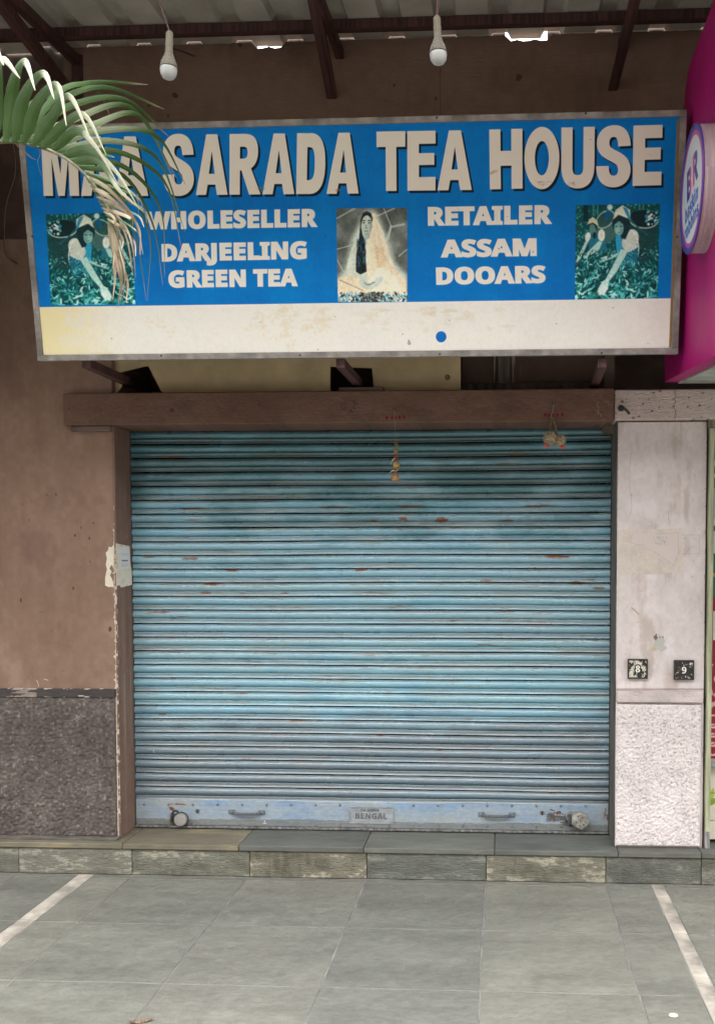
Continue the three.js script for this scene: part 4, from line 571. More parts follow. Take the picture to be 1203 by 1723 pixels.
// ------------------------------------------------------------------ two lamps on flexes
{
  const dome = mat(lin(0.4, 0.4, 0.385), { roughness: 0.4 }), plast = noisy(lin(0.42, 0.38, 0.3), coarseC, 8, { roughness: 0.5 }), hold = noisy(lin(0.4, 0.35, 0.26), softC, 9), flex = mat(lin(0.09, 0.05, 0.04), { roughness: 0.7 });
  const lathe = (L) => new THREE.LatheGeometry(L.map(([r, y]) => new THREE.Vector2(r, y)), 24), BZ = 1.93;
  for (const [u, v, tilt, pts, label] of [[286, 53, -0.04, [[0, 0], [-0.028, 0.075], [-0.075, 0.22], [-0.12, 0.6]], 'unlit lamp in cream holder hanging nearest the palm frond'], [735, 27, 0.04, [[0, 0], [0.004, 0.06], [0, 0.2], [0.004, 0.6]], 'unlit lamp hanging on a twisted flex above the word TEA']]) {
    const t = thing('hanging_lamp', label, 'lamp', 'lamps under the canopy'), p = P(u, v, BZ); t.position.copy(p); t.rotation.z = tilt; t.scale.setScalar(0.95);
    part('lamp_holder', lathe([[0, 0.002], [0.008, 0], [0.0125, -0.006], [0.013, -0.026], [0.0105, -0.03], [0.0135, -0.034], [0.014, -0.052], [0.0118, -0.056], [0, -0.056]]), hold, t);
    part('lamp_base', lathe([[0, -0.05], [0.0125, -0.05], [0.0135, -0.075], [0.019, -0.09], [0.027, -0.108], [0.0305, -0.122], [0.0305, -0.128], [0, -0.128]]), plast, t);
    part('lamp_dome', lathe([[0.0295, -0.127], [0.0305, -0.135], [0.028, -0.15], [0.02, -0.162], [0.01, -0.167], [0, -0.168]]), dome, t);
    const top = (roofY(BZ) + 0.002 - p.y) / 0.95;
    part('flex', tube(pts.map(([a, b], i) => V(a, i === pts.length - 1 ? top : b, (i % 2) * 0.004)), 0.0032, 30, 6), flex, t);
    part('flex', tube(pts.map(([a, b], i) => V(a + (i && i < 3 ? 0.006 : 0), i === pts.length - 1 ? top : b * 0.8, 0.003 - (i % 2) * 0.006)), 0.0028, 30, 6), flex, t);
  }
  one('wall_cable', tube([P(290, 82, FZ + 0.006), P(300, 84, FZ + 0.01), P(312, 88, FZ + 0.01), P(327, 95, FZ + 0.006)], 0.004, 20, 6), flex, 'short dark cable stub on the brown fascia beside the first lamp', 'cable');
  one('loose_cable', tube([P(22, 236, 0.262), P(26, 290, 0.27), P(12, 340, 0.29), P(8, 380, 0.3), P(12, 430, 0.26), P(30, 444, ZW + 0.004)], 0.0035, 40, 6), flex, 'thin cable hanging loose on the brown wall left of the sign', 'cable');
}

// ------------------------------------------------------------------ magenta neighbour sign box with a round emblem
{
  const XM = P(1119, 640, 0.29).x, t = thing('neighbour_sign_box', 'glossy magenta sign box of the next shop with rounded upper corner', 'sign');
  const q = (u, v) => { const d = ray(u, v), k = XM / d.x; return [-(CAMZ + d.z * k), CAMY + d.y * k]; };   // [-z, y] on the side face
  const A = q(1119, 642), B = q(1202, 600), C = q(1151, 186), D = q(1154, 120), E = q(1202, 2), s = new THREE.Shape(), out = -1.8, topY = E[1];
  s.moveTo(A[0], A[1]); s.lineTo(out, A[1] + (B[1] - A[1]) * (out - A[0]) / (B[0] - A[0])); s.lineTo(out, topY); s.lineTo(C[0] - 0.2, topY); s.quadraticCurveTo(D[0] + 0.005, topY, C[0], C[1] - 0.02); s.lineTo(C[0], C[1] - 0.5); s.lineTo(A[0], A[1] + 0.35); s.closePath();
  const mg = new THREE.MeshPhysicalMaterial({ color: lin(0.46, 0.008, 0.17), specularIntensity: 0.5, roughness: 0.5, map: tex(softC, true, THREE.RepeatWrapping, 0.8) });
  const g = new THREE.ExtrudeGeometry(s, { depth: 1.7, bevelSize: 0.004, bevelThickness: 0.004, bevelSegments: 1 }).rotateY(Math.PI / 2); planarUV(g); part('box_body', g.translate(XM, 0, 0), mg, t);   // local x = -z
  const yA = A[1], yO = A[1] + (B[1] - A[1]) * (out - A[0]) / (B[0] - A[0]), an = Math.atan2(yA - yO, out - A[0]);
  const L = Math.hypot(out - A[0], yO - yA), so = new THREE.BoxGeometry(1.62, 0.008, L - 0.03); planarUV(so);
  const m = part('soffit_panel', so, noisy(lin(0.55, 0.56, 0.5), coarseC, 1.2), t); m.position.set(XM + 0.87, (yA + yO) / 2 - 0.008, (-A[0] - out) / 2); m.rotation.x = Math.atan2(yA - yO, -out + A[0]);
  // emblem: a shallow drum on the side face
  const d = thing('round_emblem_sign', 'round white light box with pink and blue lettering fixed to the magenta box', 'sign'), XD = P(1163, 320, 1.29).x, ctr = P(1163, 320, 1.29), R = 0.237;
  d.position.set(XD, ctr.y, 1.29);
  const rim = cyl(R, R, XM - XD - 0.002, 56).rotateZ(Math.PI / 2).translate((XM - XD - 0.002) / 2 + 0.002, 0, 0);
  part('drum', rim, noisy(lin(0.66, 0.52, 0.53), softC, 1.5, { roughness: 0.4 }), d);
  const c = canvas(512, 512), x = c.getContext('2d'); x.fillStyle = '#4b3f97'; x.fillRect(0, 0, 512, 512); x.fillStyle = '#c4488f'; x.beginPath(); x.arc(256, 256, 234, 0, 6.3); x.fill(); x.fillStyle = '#d9dddc'; x.beginPath(); x.arc(256, 256, 216, 0, 6.3); x.fill();
  const big = (s2, px, py, sx, sy, f, rot = 0) => { x.save(); x.translate(px, py); x.rotate(rot); x.scale(sx, sy); x.fillStyle = x.strokeStyle = f; x.font = 'bold 100px sans-serif'; x.textAlign = 'center'; x.lineWidth = 5; x.fillText(s2, 0, 0); x.strokeText(s2, 0, 0); x.restore(); };
  big('B', 200, 270, 1.9, 1.75, '#2b3a94', -0.05); big('R', 330, 250, 1.9, 1.75, '#2b3a94', -0.05);
  x.save(); x.beginPath(); x.rect(214, 100, 62, 190); x.clip(); big('B', 200, 270, 1.9, 1.75, '#d03f86', -0.05); x.restore(); x.save(); x.beginPath(); x.rect(270, 90, 44, 190); x.clip(); big('R', 330, 250, 1.9, 1.75, '#d03f86', -0.05); x.restore();
  big('baskin', 258, 346, 0.92, 0.85, '#2b4fae', -0.06); big('robbins', 258, 420, 0.86, 0.85, '#2b4fae', -0.06);
  const face = new THREE.CircleGeometry(R - 0.001, 56).rotateY(-Math.PI / 2).translate(0, 0, 0);
  part('emblem_face', face, mat(0xffffff, { map: tex(c, true, THREE.ClampToEdgeWrapping), roughness: 0.35 }), d);
  part('edge_band', new THREE.TorusGeometry(R, 0.004, 8, 56).rotateY(Math.PI / 2), mat(lin(0.07, 0.05, 0.3), { roughness: 0.4 }), d);
}
{ // added sign box, outside the view, put there to shade the upper wall
  const t = thing('neighbour_sign_box', 'unseen brown sign box added to shade the upper side wall', 'sign');
  part('box_body', slab(-5.6, -2.72, 2.42, 3.95, ZW + 0.001, 1.55, 0.01), noisy(lin(0.14, 0.09, 0.07), softC, 1), t); part('box_trim', slab(-5.6, -2.73, 2.38, 2.418, ZW + 0.001, 1.54, 0.004), noisy(lin(0.3, 0.28, 0.25), softC, 1), t);
}
// ------------------------------------------------------------------ next shop front
{
  const t = thing('neighbour_shopfront', 'next shop front with pale green metal post and green and red poster', 'shop front'), a = P(1187.5, 1050, ZW).x, b = P(1197, 1050, ZW).x;
  const y1 = P(1192, 706, ZW).y, y0 = P(1192, 1398, ZW).y, gm = noisy(lin(0.5, 0.52, 0.34), streakC, 1.5, { roughness: 0.5 });
  part('metal_post', slab(a + 0.002, b, y0, y1 - 0.045, 0.05, ZW + 0.02, 0.003), gm, t); part('post_cap', slab(a - 0.004, b + 0.002, y1 - 0.044, y1 + 0.01, 0.05, ZW + 0.024, 0.003), noisy(lin(0.3, 0.29, 0.2), streakC, 3), t);
  part('post_foot', slab(a + 0.003, b - 0.001, STEP + 0.001, y0 - 0.001, 0.05, ZW + 0.018, 0.002), noisy(lin(0.5, 0.48, 0.46), streakC, 3), t); part('cross_rail', slab(b + 0.001, 2.4, y1 - 0.04, y1, 0.05, ZW + 0.01, 0.003), gm, t);
  const c = canvas(512, 512), x = c.getContext('2d'); x.fillStyle = '#1f6b55'; x.fillRect(0, 0, 512, 250); x.fillStyle = '#8c1420'; x.fillRect(0, 250, 512, 262);
  x.strokeStyle = '#c9952f'; x.lineWidth = 4; for (let i = 0; i < 6; i++) { x.beginPath(); x.arc(30 + i * 90, 190, 34, 0.3, 4.6); x.stroke(); } x.fillStyle = '#d9dcd6'; x.font = 'bold 46px sans-serif'; x.fillText('S', 2, 60); x.font = 'bold 66px sans-serif'; x.fillText('J', 0, 122); x.fillText('n', 0, 180); x.fillText('F', 0, 320);
  x.fillStyle = '#caa5a8'; for (let i = 0; i < 60; i++) { x.beginPath(); x.ellipse(rr(0, 180), rr(360, 440), rr(4, 14), rr(2, 6), rnd() * 3, 0, 6.3); x.fill(); } x.strokeStyle = '#d8b8bc'; x.lineWidth = 3; for (let i = 0; i < 20; i++) { x.beginPath(); x.arc(8 + (i % 5) * 30, 452 + Math.floor(i / 5) * 15, 10, 0, 5); x.stroke(); }
  const py1 = P(1200, 742, 0.15).y, py0 = P(1200, 1275, 0.15).y, px0 = b + 0.004;
  part('poster_board', rectUV(slab(px0, 2.39, py0, py1, 0.12, 0.16, 0.002), px0, py0, px0 + 1.6, py1), mat(0xffffff, { map: tex(c, true, THREE.ClampToEdgeWrapping), roughness: 0.45 }), t);
  part('header_panel', slab(px0, 2.39, py1 + 0.003, y1 - 0.042, 0.1, 0.15, 0.002), noisy(lin(0.55, 0.6, 0.52), coarseC, 1.4), t);
  part('counter_ledge', slab(px0, 2.39, py0 - 0.04, py0 - 0.002, 0.05, 0.2, 0.004), noisy(lin(0.5, 0.48, 0.46), coarseC, 2), t);
  const tc = canvas(256, 256), tx = paint(tc, () => [206, 202, 184]); for (let i = 0; i < 26; i++) { tx.save(); tx.translate(rr(0, 256), rr(0, 256)); tx.rotate(rnd() * 6); tx.fillStyle = ['#9fb43c', '#7d9a2e', '#b9c25a'][i % 3]; tx.beginPath(); tx.ellipse(0, 0, rr(12, 26), rr(5, 10), 0, 0, 6.3); tx.fill(); tx.restore(); }
  const tm = mat(0xffffff, { map: tex(tc, true, THREE.RepeatWrapping, 2.2), roughness: 0.25 }); let ty = py0 - 0.043; for (const hh of [0.145, 0.145, 0.1]) { for (let k = 0; k < 4; k++) part('tile', slab(px0 + k * 0.32, px0 + k * 0.32 + 0.317, ty - hh + 0.003, ty, 0.1, 0.15, 0.002), tm, t); ty -= hh; }
}

// ------------------------------------------------------------------ small things on the wall, pillar and lintel
const font = await new FontLoader().loadAsync('fonts/droid/droid_sans_bold.typeface.json');
for (const [dg, u, v, keep, label] of [['8', 1072, 1125, 0.02, 'small square number plate 8, dark paint mostly worn to white'], ['9', 1149.5, 1127, 0.42, 'small square dark number plate 9 with white scuffs']]) {
  const t = thing('number_plate', label, 'number plate', 'number plates on the pillar'), p = P(u, v, ZW), R = 0.0505; t.position.set(p.x, p.y, ZW);
  const n = 128, a = fbm(n, n, 5, 4, 4, dg === '8' ? 401 : 404), b = fbm(n, n, 24, 20, 3, 402), c = canvas(n, n);
  paint(c, (i, uu, vv) => { const e = Math.min(uu, 1 - uu, vv, 1 - vv), k = 38 + b[i] * 10; return e > 0.07 && Math.hypot((uu - 0.5) * 1.2, vv - 0.5) > 0.2 + a[i] * 0.08 && a[i] * 0.75 + b[i] * 0.55 > keep ? [206 + b[i] * 10, 202 + b[i] * 10, 188] : [k, k - 4, k - 6]; });
  part('plate', rectUV(slab(-R, R, -R, R, -0.001, 0.014, 0.003), -R, -R, R, R), mat(0xffffff, { map: tex(c, true, THREE.ClampToEdgeWrapping), roughness: 0.5 }), t);
  for (const [x0, x1, y0, y1] of [[-R, R, R - 0.006, R], [-R, R, -R, -R + 0.007], [-R, -R + 0.006, -R + 0.007, R - 0.006], [R - 0.006, R, -R + 0.007, R - 0.006]]) part('rim', slab(x0, x1, y0, y1, 0.0142, 0.019, 0.0015), mat(lin(0.03, 0.025, 0.022), { roughness: 0.5 }), t);
  const g = new TextGeometry(dg, { font, size: 0.034, depth: 0.004, curveSegments: 6 }); g.computeBoundingBox(); g.translate(-(g.boundingBox.max.x + g.boundingBox.min.x) / 2, -(g.boundingBox.max.y + g.boundingBox.min.y) / 2, 0.0135);
  part('digit', g, mat(lin(0.75, 0.74, 0.68), { roughness: 0.5 }), t);
}
const flat = (L, depth) => new THREE.ExtrudeGeometry(new THREE.Shape(L.map((p) => new THREE.Vector2(...p))), { depth, bevelEnabled: false });
{ // torn notice folded round the corner of the opening
  const t = thing('paper_notice', 'torn white paper notice folded round the wall corner beside the shutter', 'notice');
  const pc = canvas(256, 256), a = fbm(256, 256, 6, 6, 5, 411), b = fbm(256, 256, 50, 50, 2, 412); paint(pc, (i) => { const d = a[i] * 8 + b[i] * 5; return mix([216 + d, 208 + d, 192 + d], [176, 164, 132], sstep(0.3, 0.9, a[i]) * 0.5); });
  const pm = mat(0xffffff, { map: tex(pc, true, THREE.RepeatWrapping, 4), roughness: 0.9 });
  const L = [[192.8, 915], [189, 921], [184, 920], [183, 926], [179, 930], [181, 940], [179, 950], [181, 957], [178, 972], [178, 985], [183, 987.5], [192.8, 988], [190, 975], [186, 968], [189, 962], [185, 956], [189, 950], [192.8, 958]].map(([u, v]) => { const p = P(u, v, ZW); return [Math.min(p.x, XL), p.y]; });
  part('wall_flap', planarUV(flat(L, 0.0015).translate(0, 0, ZW + 0.0012)), pm, t);
  const y1 = P(200, 915, 0.15).y, y0 = P(200, 988, 0.12).y, H = y1 - y0, J = [[0, H], [0.02, H], [0.19, H - 0.012], [0.195, H * 0.55], [0.21, H * 0.4], [0.222, H * 0.25], [0.218, 0.01], [0.06, 0.0], [0.045, 0.014], [0.02, 0.01], [0, 0.012]].map(([a2, b2]) => [a2, y0 + b2]);
  const g = planarUV(flat(J, 0.0015)).rotateY(Math.PI / 2).translate(XL + 0.0085, 0, ZW); part('reveal_flap', g, pm, t);
  const sc = canvas(128, 256), sx = paint(sc, (i, u, v) => [214, 214, 216]); sx.fillStyle = '#6a6a70'; for (const yy of [70, 84, 98]) for (let k = 8; k < 118; k += rr(5, 9)) sx.fillRect(k, yy, rr(2, 5), 3); sx.fillStyle = '#26262c'; for (let k = 20; k < 100; k += 13) sx.fillRect(k, 150, 10, 18); sx.fillStyle = '#505058'; for (const yy of [196, 210, 224]) for (let k = 12; k < 112; k += rr(6, 10)) sx.fillRect(k, yy, rr(3, 6), 4);
  const sy1 = P(205, 921, 0.1).y, sy0 = P(205, 957, 0.1).y, s = new THREE.BoxGeometry(0.12, sy1 - sy0, 0.0008); s.rotateY(Math.PI / 2).translate(XL + 0.0105, (sy0 + sy1) / 2, ZW - 0.115); part('printed_label', s, mat(0xffffff, { map: tex(sc, true, THREE.ClampToEdgeWrapping), roughness: 0.6 }), t);
}
{ // faded poster on the pillar
  const w = 512, h = 360, c = canvas(w, h), a = fbm(w, h, 6, 4, 5, 421), b = fbm(w, h, 60, 40, 3, 422), x = paint(c, (i) => { const d = a[i] * 9 + b[i] * 7; return mix([208 + d, 198 + d, 188 + d], [190, 178, 166], sstep(0.3, 0.9, a[i]) * 0.5); });
  x.fillStyle = 'rgba(212,198,194,0.9)'; x.beginPath(); for (const [p, q] of [[0.22, 0.08], [0.2, 0.3], [0.26, 0.35], [0.4, 0.35], [0.43, 0.44], [0.56, 0.5], [0.7, 0.62], [0.88, 0.82], [0.96, 0.55], [0.95, 0.1], [0.6, 0.12]]) x.lineTo(p * w + rr(-5, 5), q * h + rr(-5, 5)); x.fill(); x.strokeStyle = 'rgba(120,108,96,0.6)'; x.lineWidth = 1.6; x.stroke();
  for (let i = 0; i < 60; i++) blob(x, rr(0.56, 0.78) * w, rr(0.18, 0.36) * h, rr(2, 9), rr(2, 9), [158, 162, 162], 0.4, 9, 0.5);
  const q = [[1040, 892], [1095, 891], [1146, 889], [1147, 930], [1147, 963], [1100, 965], [1040, 966]].map(([u, v]) => { const p = P(u, v, ZW); return [p.x, p.y]; }), g = flat(q, 0.0016).translate(0, 0, ZW + 0.001);
  one('poster_remnant', rectUV(g, q[0][0], q[6][1], q[2][0], q[2][1]), mat(0xffffff, { map: tex(c, true, THREE.ClampToEdgeWrapping), roughness: 0.9, bumpMap: bumpT(2), bumpScale: 0.002 }), 'faded cream paper remnant pasted on the pink pillar', 'poster');
}
{ const p = P(1044, 688, ZL - 0.012); one('iron_hook', mergeGeometries([tube([V(0, 0, -0.01), V(0, 0.004, 0.025), V(0.012, -0.004, 0.04), V(0.028, -0.016, 0.034), V(0.04, -0.03, 0.03)], 0.007, 22, 8), new THREE.TorusGeometry(0.011, 0.005, 8, 16).translate(0, 0.002, 0.012)]).translate(p.x, p.y, p.z), dkSteel, 'bent dark iron hook set in the pink beam above the pillar', 'hook'); }
{ // limes and dried chillies on a thread
  const t = thing('lime_charm', 'string of dried limes and red chillies hanging before the shutter', 'charm'), z = ZL + 0.012, top = P(664, 688, z); t.position.copy(top); const lo = (u, v) => P(u, v, z).sub(top);
  part('nail', cyl(0.004, 0.004, 0.03, 8).rotateX(Math.PI / 2).translate(0, 0, -0.008), dkSteel, t); part('thread', tube([V(0, 0, 0), lo(665, 720), lo(666, 760), lo(665, 806)], 0.0012, 24, 5), mat(lin(0.3, 0.2, 0.12)), t);
  const lime = (n) => noisy(n, coarseC, 6, { roughness: 0.55 });
  for (const [u, v, r, c] of [[666, 759, 0.013, lin(0.4, 0.26, 0.07)], [667, 782.5, 0.0175, lin(0.55, 0.33, 0.09)], [665, 804, 0.0205, lin(0.55, 0.28, 0.1)]]) { const g = new THREE.SphereGeometry(r, 20, 14), p = g.attributes.position; for (let i = 0; i < p.count; i++) { const k = 1 + 0.03 * Math.sin(p.getX(i) * 300) * Math.cos(p.getY(i) * 260); p.setXYZ(i, p.getX(i) * k, p.getY(i) * k * 1.03, p.getZ(i) * k); } g.computeVertexNormals(); part('lime', planarUV(g), lime(c), t).position.copy(lo(u, v)); }
  const ch = [mat(lin(0.22, 0.02, 0.015), { roughness: 0.4 }), mat(lin(0.5, 0.4, 0.2), { roughness: 0.6 })], chilli = (u, v, du, dv, k) => { const a = lo(u, v), b = lo(u + du, v + dv), m = a.clone().lerp(b, 0.5).add(V(0, 0.006, 0.008)), c = new THREE.CatmullRomCurve3([a, m, b]), g = new THREE.TubeGeometry(c, 10, 0.0042, 6), p = g.attributes.position; for (let i = 0; i < p.count; i++) { const s = Math.floor(i / 7) / 10, q = c.getPoint(s), f = 1 - s * 0.75; p.setXYZ(i, q.x + (p.getX(i) - q.x) * f, q.y + (p.getY(i) - q.y) * f, q.z + (p.getZ(i) - q.z) * f); } g.computeVertexNormals(); part('chilli', g, ch[k], t); };
  for (const a of [[666, 766, 3, 8, 0], [667, 767, -2, 7, 0], [666, 768, 5, 5, 0], [666, 770, -9, 12, 1], [664, 771, -5, 6, 0], [666, 792, -11, 5, 1], [666, 795, 6, -4, 1], [666, 793, 2, 7, 0], [665, 791, 3, 5, 0], [667, 772, 1, 5, 0]]) chilli(...a);
  for (let i = 0; i < 12; i++) { const a = lo(665, 745 + i * 0.8), b = lo(665 + rr(-9, 9), 742 + rr(-3, 12)); part('dry_leaf', tube([a, a.clone().lerp(b, 0.5).add(V(0, 0.004, 0.006)), b], 0.0017, 6, 4), mat(lin(0.16, 0.13, 0.07)), t); }
}
{ // two dried flower balls on a strap
  const t = thing('flower_charm', 'two dried straw-coloured flower balls with red buds hanging from the lintel', 'charm'), z = ZL + 0.022, top = P(930, 679, z); t.position.copy(top); const lo = (u, v, dz = 0) => P(u, v, z).sub(top).add(V(0, 0, dz));
  part('nail', cyl(0.005, 0.005, 0.04, 8).rotateX(Math.PI / 2).translate(0, 0, -0.012), dkSteel, t);
  const strap = noisy(lin(0.34, 0.26, 0.12), streakC, 9); part('cord', tube([V(0, 0, 0), lo(931, 683), lo(929, 694), lo(927, 703), lo(931, 703)], 0.003, 20, 6), mat(lin(0.22, 0.17, 0.13)), t); part('strap', tube([lo(930, 701), lo(927, 712), lo(926, 726)], 0.004, 14, 6), strap, t); part('strap', tube([lo(931, 706), lo(934, 716), lo(936, 732)], 0.0065, 14, 6), strap, t);
  const straw = noisy(lin(0.64, 0.52, 0.36), softC, 9, { roughness: 0.95 }), bud = mat(lin(0.5, 0.08, 0.05), { roughness: 0.7 });
  for (const [u, v, r, dz] of [[925, 738, 0.036, 0.012], [941.5, 741.5, 0.032, 0]]) {
    const gs = [new THREE.IcosahedronGeometry(r * 0.78, 2).toNonIndexed()];
    for (let i = 0; i < 420; i++) { const a = rr(-1, 1), b = rnd() * 6.283, q = Math.sqrt(1 - a * a), n = V(q * Math.cos(b), a, q * Math.sin(b)), g = new THREE.ConeGeometry(r * 0.09, r * 0.5, 4, 1).toNonIndexed().translate(0, r * 0.2, 0).applyQuaternion(new THREE.Quaternion().setFromUnitVectors(V(0, 1, 0), n)).translate(n.x * r * 0.62, n.y * r * 0.62, n.z * r * 0.62); gs.push(g); }
    const f = part('flower_ball', mergeGeometries(gs.map((g) => { g.deleteAttribute('uv'); return planarUV(g); })), straw, t); f.position.copy(lo(u, v, dz));
    for (const k of [-1, 0, 1]) part('bud', new THREE.SphereGeometry(0.0075, 10, 8).scale(0.8, 1.2, 0.8), bud, f).position.set(k * 0.007 + (u > 930 ? 0.012 : -0.016), -r - 0.004 - Math.abs(k) * -0.003, 0.01);
  }
}

// ------------------------------------------------------------------ palm frond reaching in from the street side
{
  const t = thing('palm_tree', 'green palm frond with dry bunch and tips painted sunlit, arching before the sign', 'palm'), PZ = 2.85;
  const R = [[-330, 420], [-200, 300], [-90, 250], [-20, 240], [25, 238], [52, 243], [82, 252], [112, 267], [138, 288], [160, 313], [176, 340], [186, 372], [191, 392]].map(([u, v], i) => P(u, v, PZ + 0.02 * Math.sin(i)));
  const base = R[0].clone().add(V(-0.16, -0.5, 0)); t.position.set(base.x - 0.02, 0, PZ);
  const off = t.position, rel = (p) => p.clone().sub(off), curve = new THREE.CatmullRomCurve3([rel(base), ...R.map(rel)]);
  const green = new THREE.Color().setRGB(0.04, 0.085, 0.016), dry = new THREE.Color().setRGB(0.3, 0.235, 0.15), pale = new THREE.Color().setRGB(0.36, 0.36, 0.25);  // pale paints sunlight into tips and arched leaflets; dry is withered leaf
  { const g = new THREE.TubeGeometry(curve, 90, 0.0095, 8), p = g.attributes.position; for (let i = 0; i < p.count; i++) { const s = Math.floor(i / 9) / 90, q = curve.getPointAt(Math.min(1, s)), f = 1.5 - 1.28 * s; p.setXYZ(i, q.x + (p.getX(i) - q.x) * f, q.y + (p.getY(i) - q.y) * f, q.z + (p.getZ(i) - q.z) * f); } g.computeVertexNormals(); part('rachis', g, noisy(lin(0.42, 0.4, 0.22), streakC, 6, { roughness: 0.45 }), t); }
  const sh2 = curve.getPoint(0); part('trunk', (() => { const g = tube([V(0, -0.12, 0), V(0.02, 1, 0), V(0, 2, 0.01), sh2.clone().add(V(-0.01, 0.1, 0))], 0.045, 40, 14); return planarUV(g); })(), noisy(lin(0.2, 0.22, 0.12), streakC, 2), t);
  const leafM = new THREE.MeshPhysicalMaterial({ vertexColors: true, roughness: 0.6, specularIntensity: 0.6, transmission: 0.18, thickness: 0, side: THREE.DoubleSide, bumpMap: tex(streakC, false, THREE.RepeatWrapping, 0.35, 1), bumpScale: 0.002 });
  const NSEG = 18;
  function leaflet(b, c1, c2, e, w, roll, kind, dz = [0, 0, 0]) {
    const pts = [rel(P(...b, PZ)), rel(P(...c1, PZ + dz[0])), rel(P(...c2, PZ + dz[1])), rel(P(...e, PZ + dz[2]))], c = new THREE.CatmullRomCurve3(pts, false, 'centripetal'), pos = [], col = [], uv = [], idx = [], late = rr(-0.06, 0.16);
    for (let i = 0; i <= NSEG; i++) {
      const s = i / NSEG, p = c.getPoint(s), tg = c.getTangent(s), side = V(0, 0, 1).cross(tg).normalize(), nrm = tg.clone().cross(side).normalize();
      side.applyAxisAngle(tg, roll * (0.5 + s)); nrm.applyAxisAngle(tg, roll * (0.5 + s));
      const ww = w * 0.5 * Math.min(1, 0.3 + s * 5) * Math.pow(1 - s, kind === 'p' ? 0.8 : 0.62) + 0.0007, fold = ww * 0.3;
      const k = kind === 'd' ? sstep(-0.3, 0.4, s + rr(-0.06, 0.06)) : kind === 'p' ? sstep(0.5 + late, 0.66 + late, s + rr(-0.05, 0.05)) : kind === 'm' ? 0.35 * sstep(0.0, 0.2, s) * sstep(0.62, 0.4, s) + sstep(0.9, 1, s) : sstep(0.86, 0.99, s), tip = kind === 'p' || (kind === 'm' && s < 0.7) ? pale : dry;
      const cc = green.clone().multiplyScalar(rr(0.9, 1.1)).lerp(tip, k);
      for (const q of [-1, 0, 1]) { const v = p.clone().addScaledVector(side, q * ww).addScaledVector(nrm, q ? -fold : 0); pos.push(v.x, v.y, v.z); const m = q ? 1 : 1.25; col.push(cc.r * m, cc.g * m, cc.b * m); uv.push(q * 0.5 + 0.5, s); }
    }
    for (let i = 0; i < NSEG; i++) for (let j = 0; j < 2; j++) { const a = i * 3 + j; idx.push(a, a + 1, a + 3, a + 3, a + 1, a + 4); }
    const g = new THREE.BufferGeometry(); g.setAttribute('position', new THREE.Float32BufferAttribute(pos, 3)); g.setAttribute('color', new THREE.Float32BufferAttribute(col, 3)); g.setAttribute('uv', new THREE.Float32BufferAttribute(uv, 2)); g.setIndex(idx); g.computeVertexNormals();
    part('leaflet', g, leafM, t);
  }
  // [base] [bend] [bend] [tip] width roll kind
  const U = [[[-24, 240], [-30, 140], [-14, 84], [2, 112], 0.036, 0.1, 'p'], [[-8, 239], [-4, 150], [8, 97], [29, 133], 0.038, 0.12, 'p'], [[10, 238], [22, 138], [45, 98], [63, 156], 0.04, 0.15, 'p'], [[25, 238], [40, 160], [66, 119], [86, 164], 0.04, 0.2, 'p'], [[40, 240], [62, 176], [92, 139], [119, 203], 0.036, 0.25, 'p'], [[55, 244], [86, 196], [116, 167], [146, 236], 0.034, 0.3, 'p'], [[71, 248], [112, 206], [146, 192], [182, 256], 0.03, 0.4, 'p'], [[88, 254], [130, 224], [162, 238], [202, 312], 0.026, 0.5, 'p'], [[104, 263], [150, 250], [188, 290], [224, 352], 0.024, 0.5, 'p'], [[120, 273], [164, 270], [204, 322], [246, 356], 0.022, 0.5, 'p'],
    [[2, 238], [64, 168], [150, 142], [240, 146], 0.019, 0.45, 'g'], [[16, 238], [96, 174], [180, 152], [270, 181], 0.02, 0.5, 'g'], [[30, 238], [118, 180], [206, 162], [284, 222], 0.02, 0.5, 'g'], [[44, 241], [130, 196], [222, 178], [304, 304], 0.02, 0.5, 'm'], [[60, 245], [156, 208], [236, 198], [288, 300], 0.019, 0.55, 'm'], [[76, 249], [176, 216], [256, 222], [322, 316], 0.019, 0.55, 'm'], [[92, 256], [186, 236], [266, 266], [312, 388], 0.017, 0.55, 'm'], [[106, 264], [196, 256], [272, 306], [302, 414], 0.016, 0.6, 'g'], [[120, 273], [204, 276], [262, 340], [284, 462], 0.015, 0.6, 'g'], [[131, 281], [208, 296], [250, 372], [268, 486], 0.014, 0.6, 'g'], [[143, 293], [206, 320], [246, 392], [256, 508], 0.013, 0.6, 'g'], [[151, 303], [206, 340], [236, 408], [240, 512], 0.012, 0.6, 'g'], [[36, 239], [110, 150], [160, 148], [196, 206], 0.016, 0.6, 'g'],
    [[62, 246], [92, 216], [118, 198], [140, 192], 0.03, 0.15, 'g'], [[80, 251], [112, 230], [138, 218], [162, 216], 0.03, 0.2, 'g'], [[96, 259], [128, 246], [152, 242], [174, 246], 0.026, 0.25, 'g'], [[112, 267], [144, 262], [168, 264], [190, 272], 0.022, 0.3, 'g'], [[46, 242], [70, 208], [90, 184], [108, 170], 0.03, 0.15, 'g'], [[31, 238], [48, 204], [62, 176], [74, 158], 0.028, 0.1, 'g'], [[127, 278], [156, 280], [180, 286], [200, 300], 0.02, 0.3, 'g'], [[140, 290], [168, 300], [190, 312], [210, 332], 0.018, 0.3, 'g'],
    [[66, 247], [66, 262], [66, 276], [66, 292], 0.004, 0.2, 'd'], [[26, 240], [36, 250], [46, 258], [54, 264], 0.004, 0.2, 'd']];
  const jog = (p, k) => [p[0] + rr(-k, k), p[1] + rr(-k, k)];
  for (const a of U) leaflet(a[0], jog(a[1], 4), jog(a[2], 6), jog(a[3], 9), a[4], a[5], a[6], a[6] === 'p' ? [0.04, 0.11, 0.18] : [-0.06, -0.14, -0.2]);
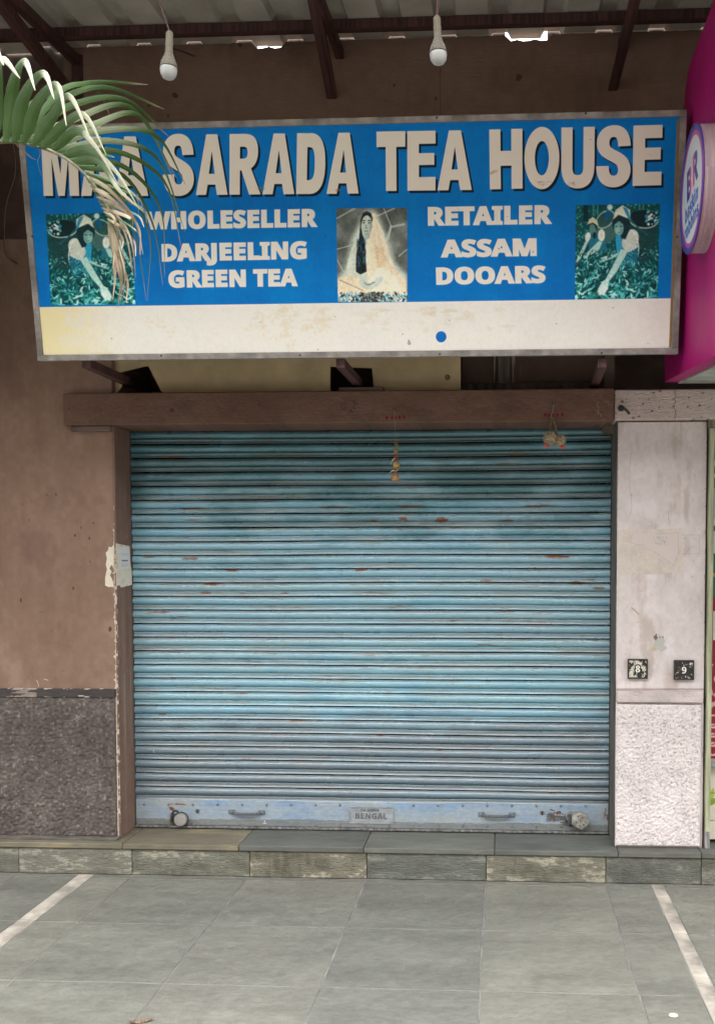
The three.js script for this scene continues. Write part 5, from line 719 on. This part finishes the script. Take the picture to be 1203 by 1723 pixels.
  // dry bunch at the end of the rib
  for (let i = 0; i < 16; i++) {
    const k = i / 16, bu = 138 + 52 * Math.pow(k, 0.9), bv = 288 + 98 * k, far = i % 3;
    const eu = far === 0 ? 250 + rr(-18, 6) - k * 14 : far === 1 ? 238 + rr(-14, 14) - k * 10 : 226 + rr(-14, 14) - k * 16, ev = far === 0 ? 352 + rr(-8, 40) + k * 24 : far === 1 ? 400 + rr(-20, 34) : 440 + rr(-30, 44);
    if (ev < bv + 24) continue;
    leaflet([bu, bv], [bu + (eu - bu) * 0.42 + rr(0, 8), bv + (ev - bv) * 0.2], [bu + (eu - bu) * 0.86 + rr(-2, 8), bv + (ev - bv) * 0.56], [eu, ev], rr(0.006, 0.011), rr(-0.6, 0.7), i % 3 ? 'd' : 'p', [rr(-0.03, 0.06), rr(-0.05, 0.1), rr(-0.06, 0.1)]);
  }
  for (let i = 0; i < 10; i++) { const bu = 184 + i * 0.6, bv = 362 + i * 2.6, e = 190 + i * 3 + rr(-4, 6); leaflet([bu, bv], [bu + (e - bu) * 0.4 + rr(-3, 6), bv + 40], [bu + (e - bu) * 0.8 + rr(-3, 8), bv + 85], [e, 502 + rr(-34, 22)], rr(0.004, i % 4 ? 0.008 : 0.015), rr(-0.6, 0.6), 'd', [rr(-0.02, 0.02), rr(-0.03, 0.03), rr(-0.04, 0.04)]); }
}
// ------------------------------------------------------------------ litter on the pavement
{ const p = PG(1132.5, 1709, GY), g = cyl(0.0145, 0.015, 0.0016, 18), q = g.attributes.position; for (let i = 0; i < q.count; i++) q.setX(i, q.getX(i) * 1.05 + 0.0015 * Math.sin(i * 2.3)); one('paper_scrap', g.translate(p.x, GY + 0.0022, p.z), mat(lin(0.66, 0.63, 0.52)), 'small round cream paper scrap lying on the grey paving', 'litter'); }
{ const p = PG(237, 1720, GY), s = new THREE.Shape(); s.moveTo(-0.045, 0); s.quadraticCurveTo(0, 0.03, 0.05, 0); s.quadraticCurveTo(0, -0.026, -0.045, 0); const g = new THREE.ExtrudeGeometry(s, { depth: 0.001, bevelEnabled: false, curveSegments: 10 }).rotateX(-Math.PI / 2), q = g.attributes.position; for (let i = 0; i < q.count; i++) q.setY(i, q.getY(i) + 4 * q.getX(i) * q.getX(i) + 0.0015); g.computeVertexNormals(); one('dry_leaf', g.rotateY(0.3).translate(p.x, GY + 0.001, p.z), noisy(lin(0.3, 0.2, 0.13), streakC, 9), 'curled brown dry leaf lying on the grey paving', 'leaf'); }

scene.traverse((o) => { if (o.isMesh) { o.castShadow = true; o.receiveShadow = true; } });
renderer.render(scene, camera);
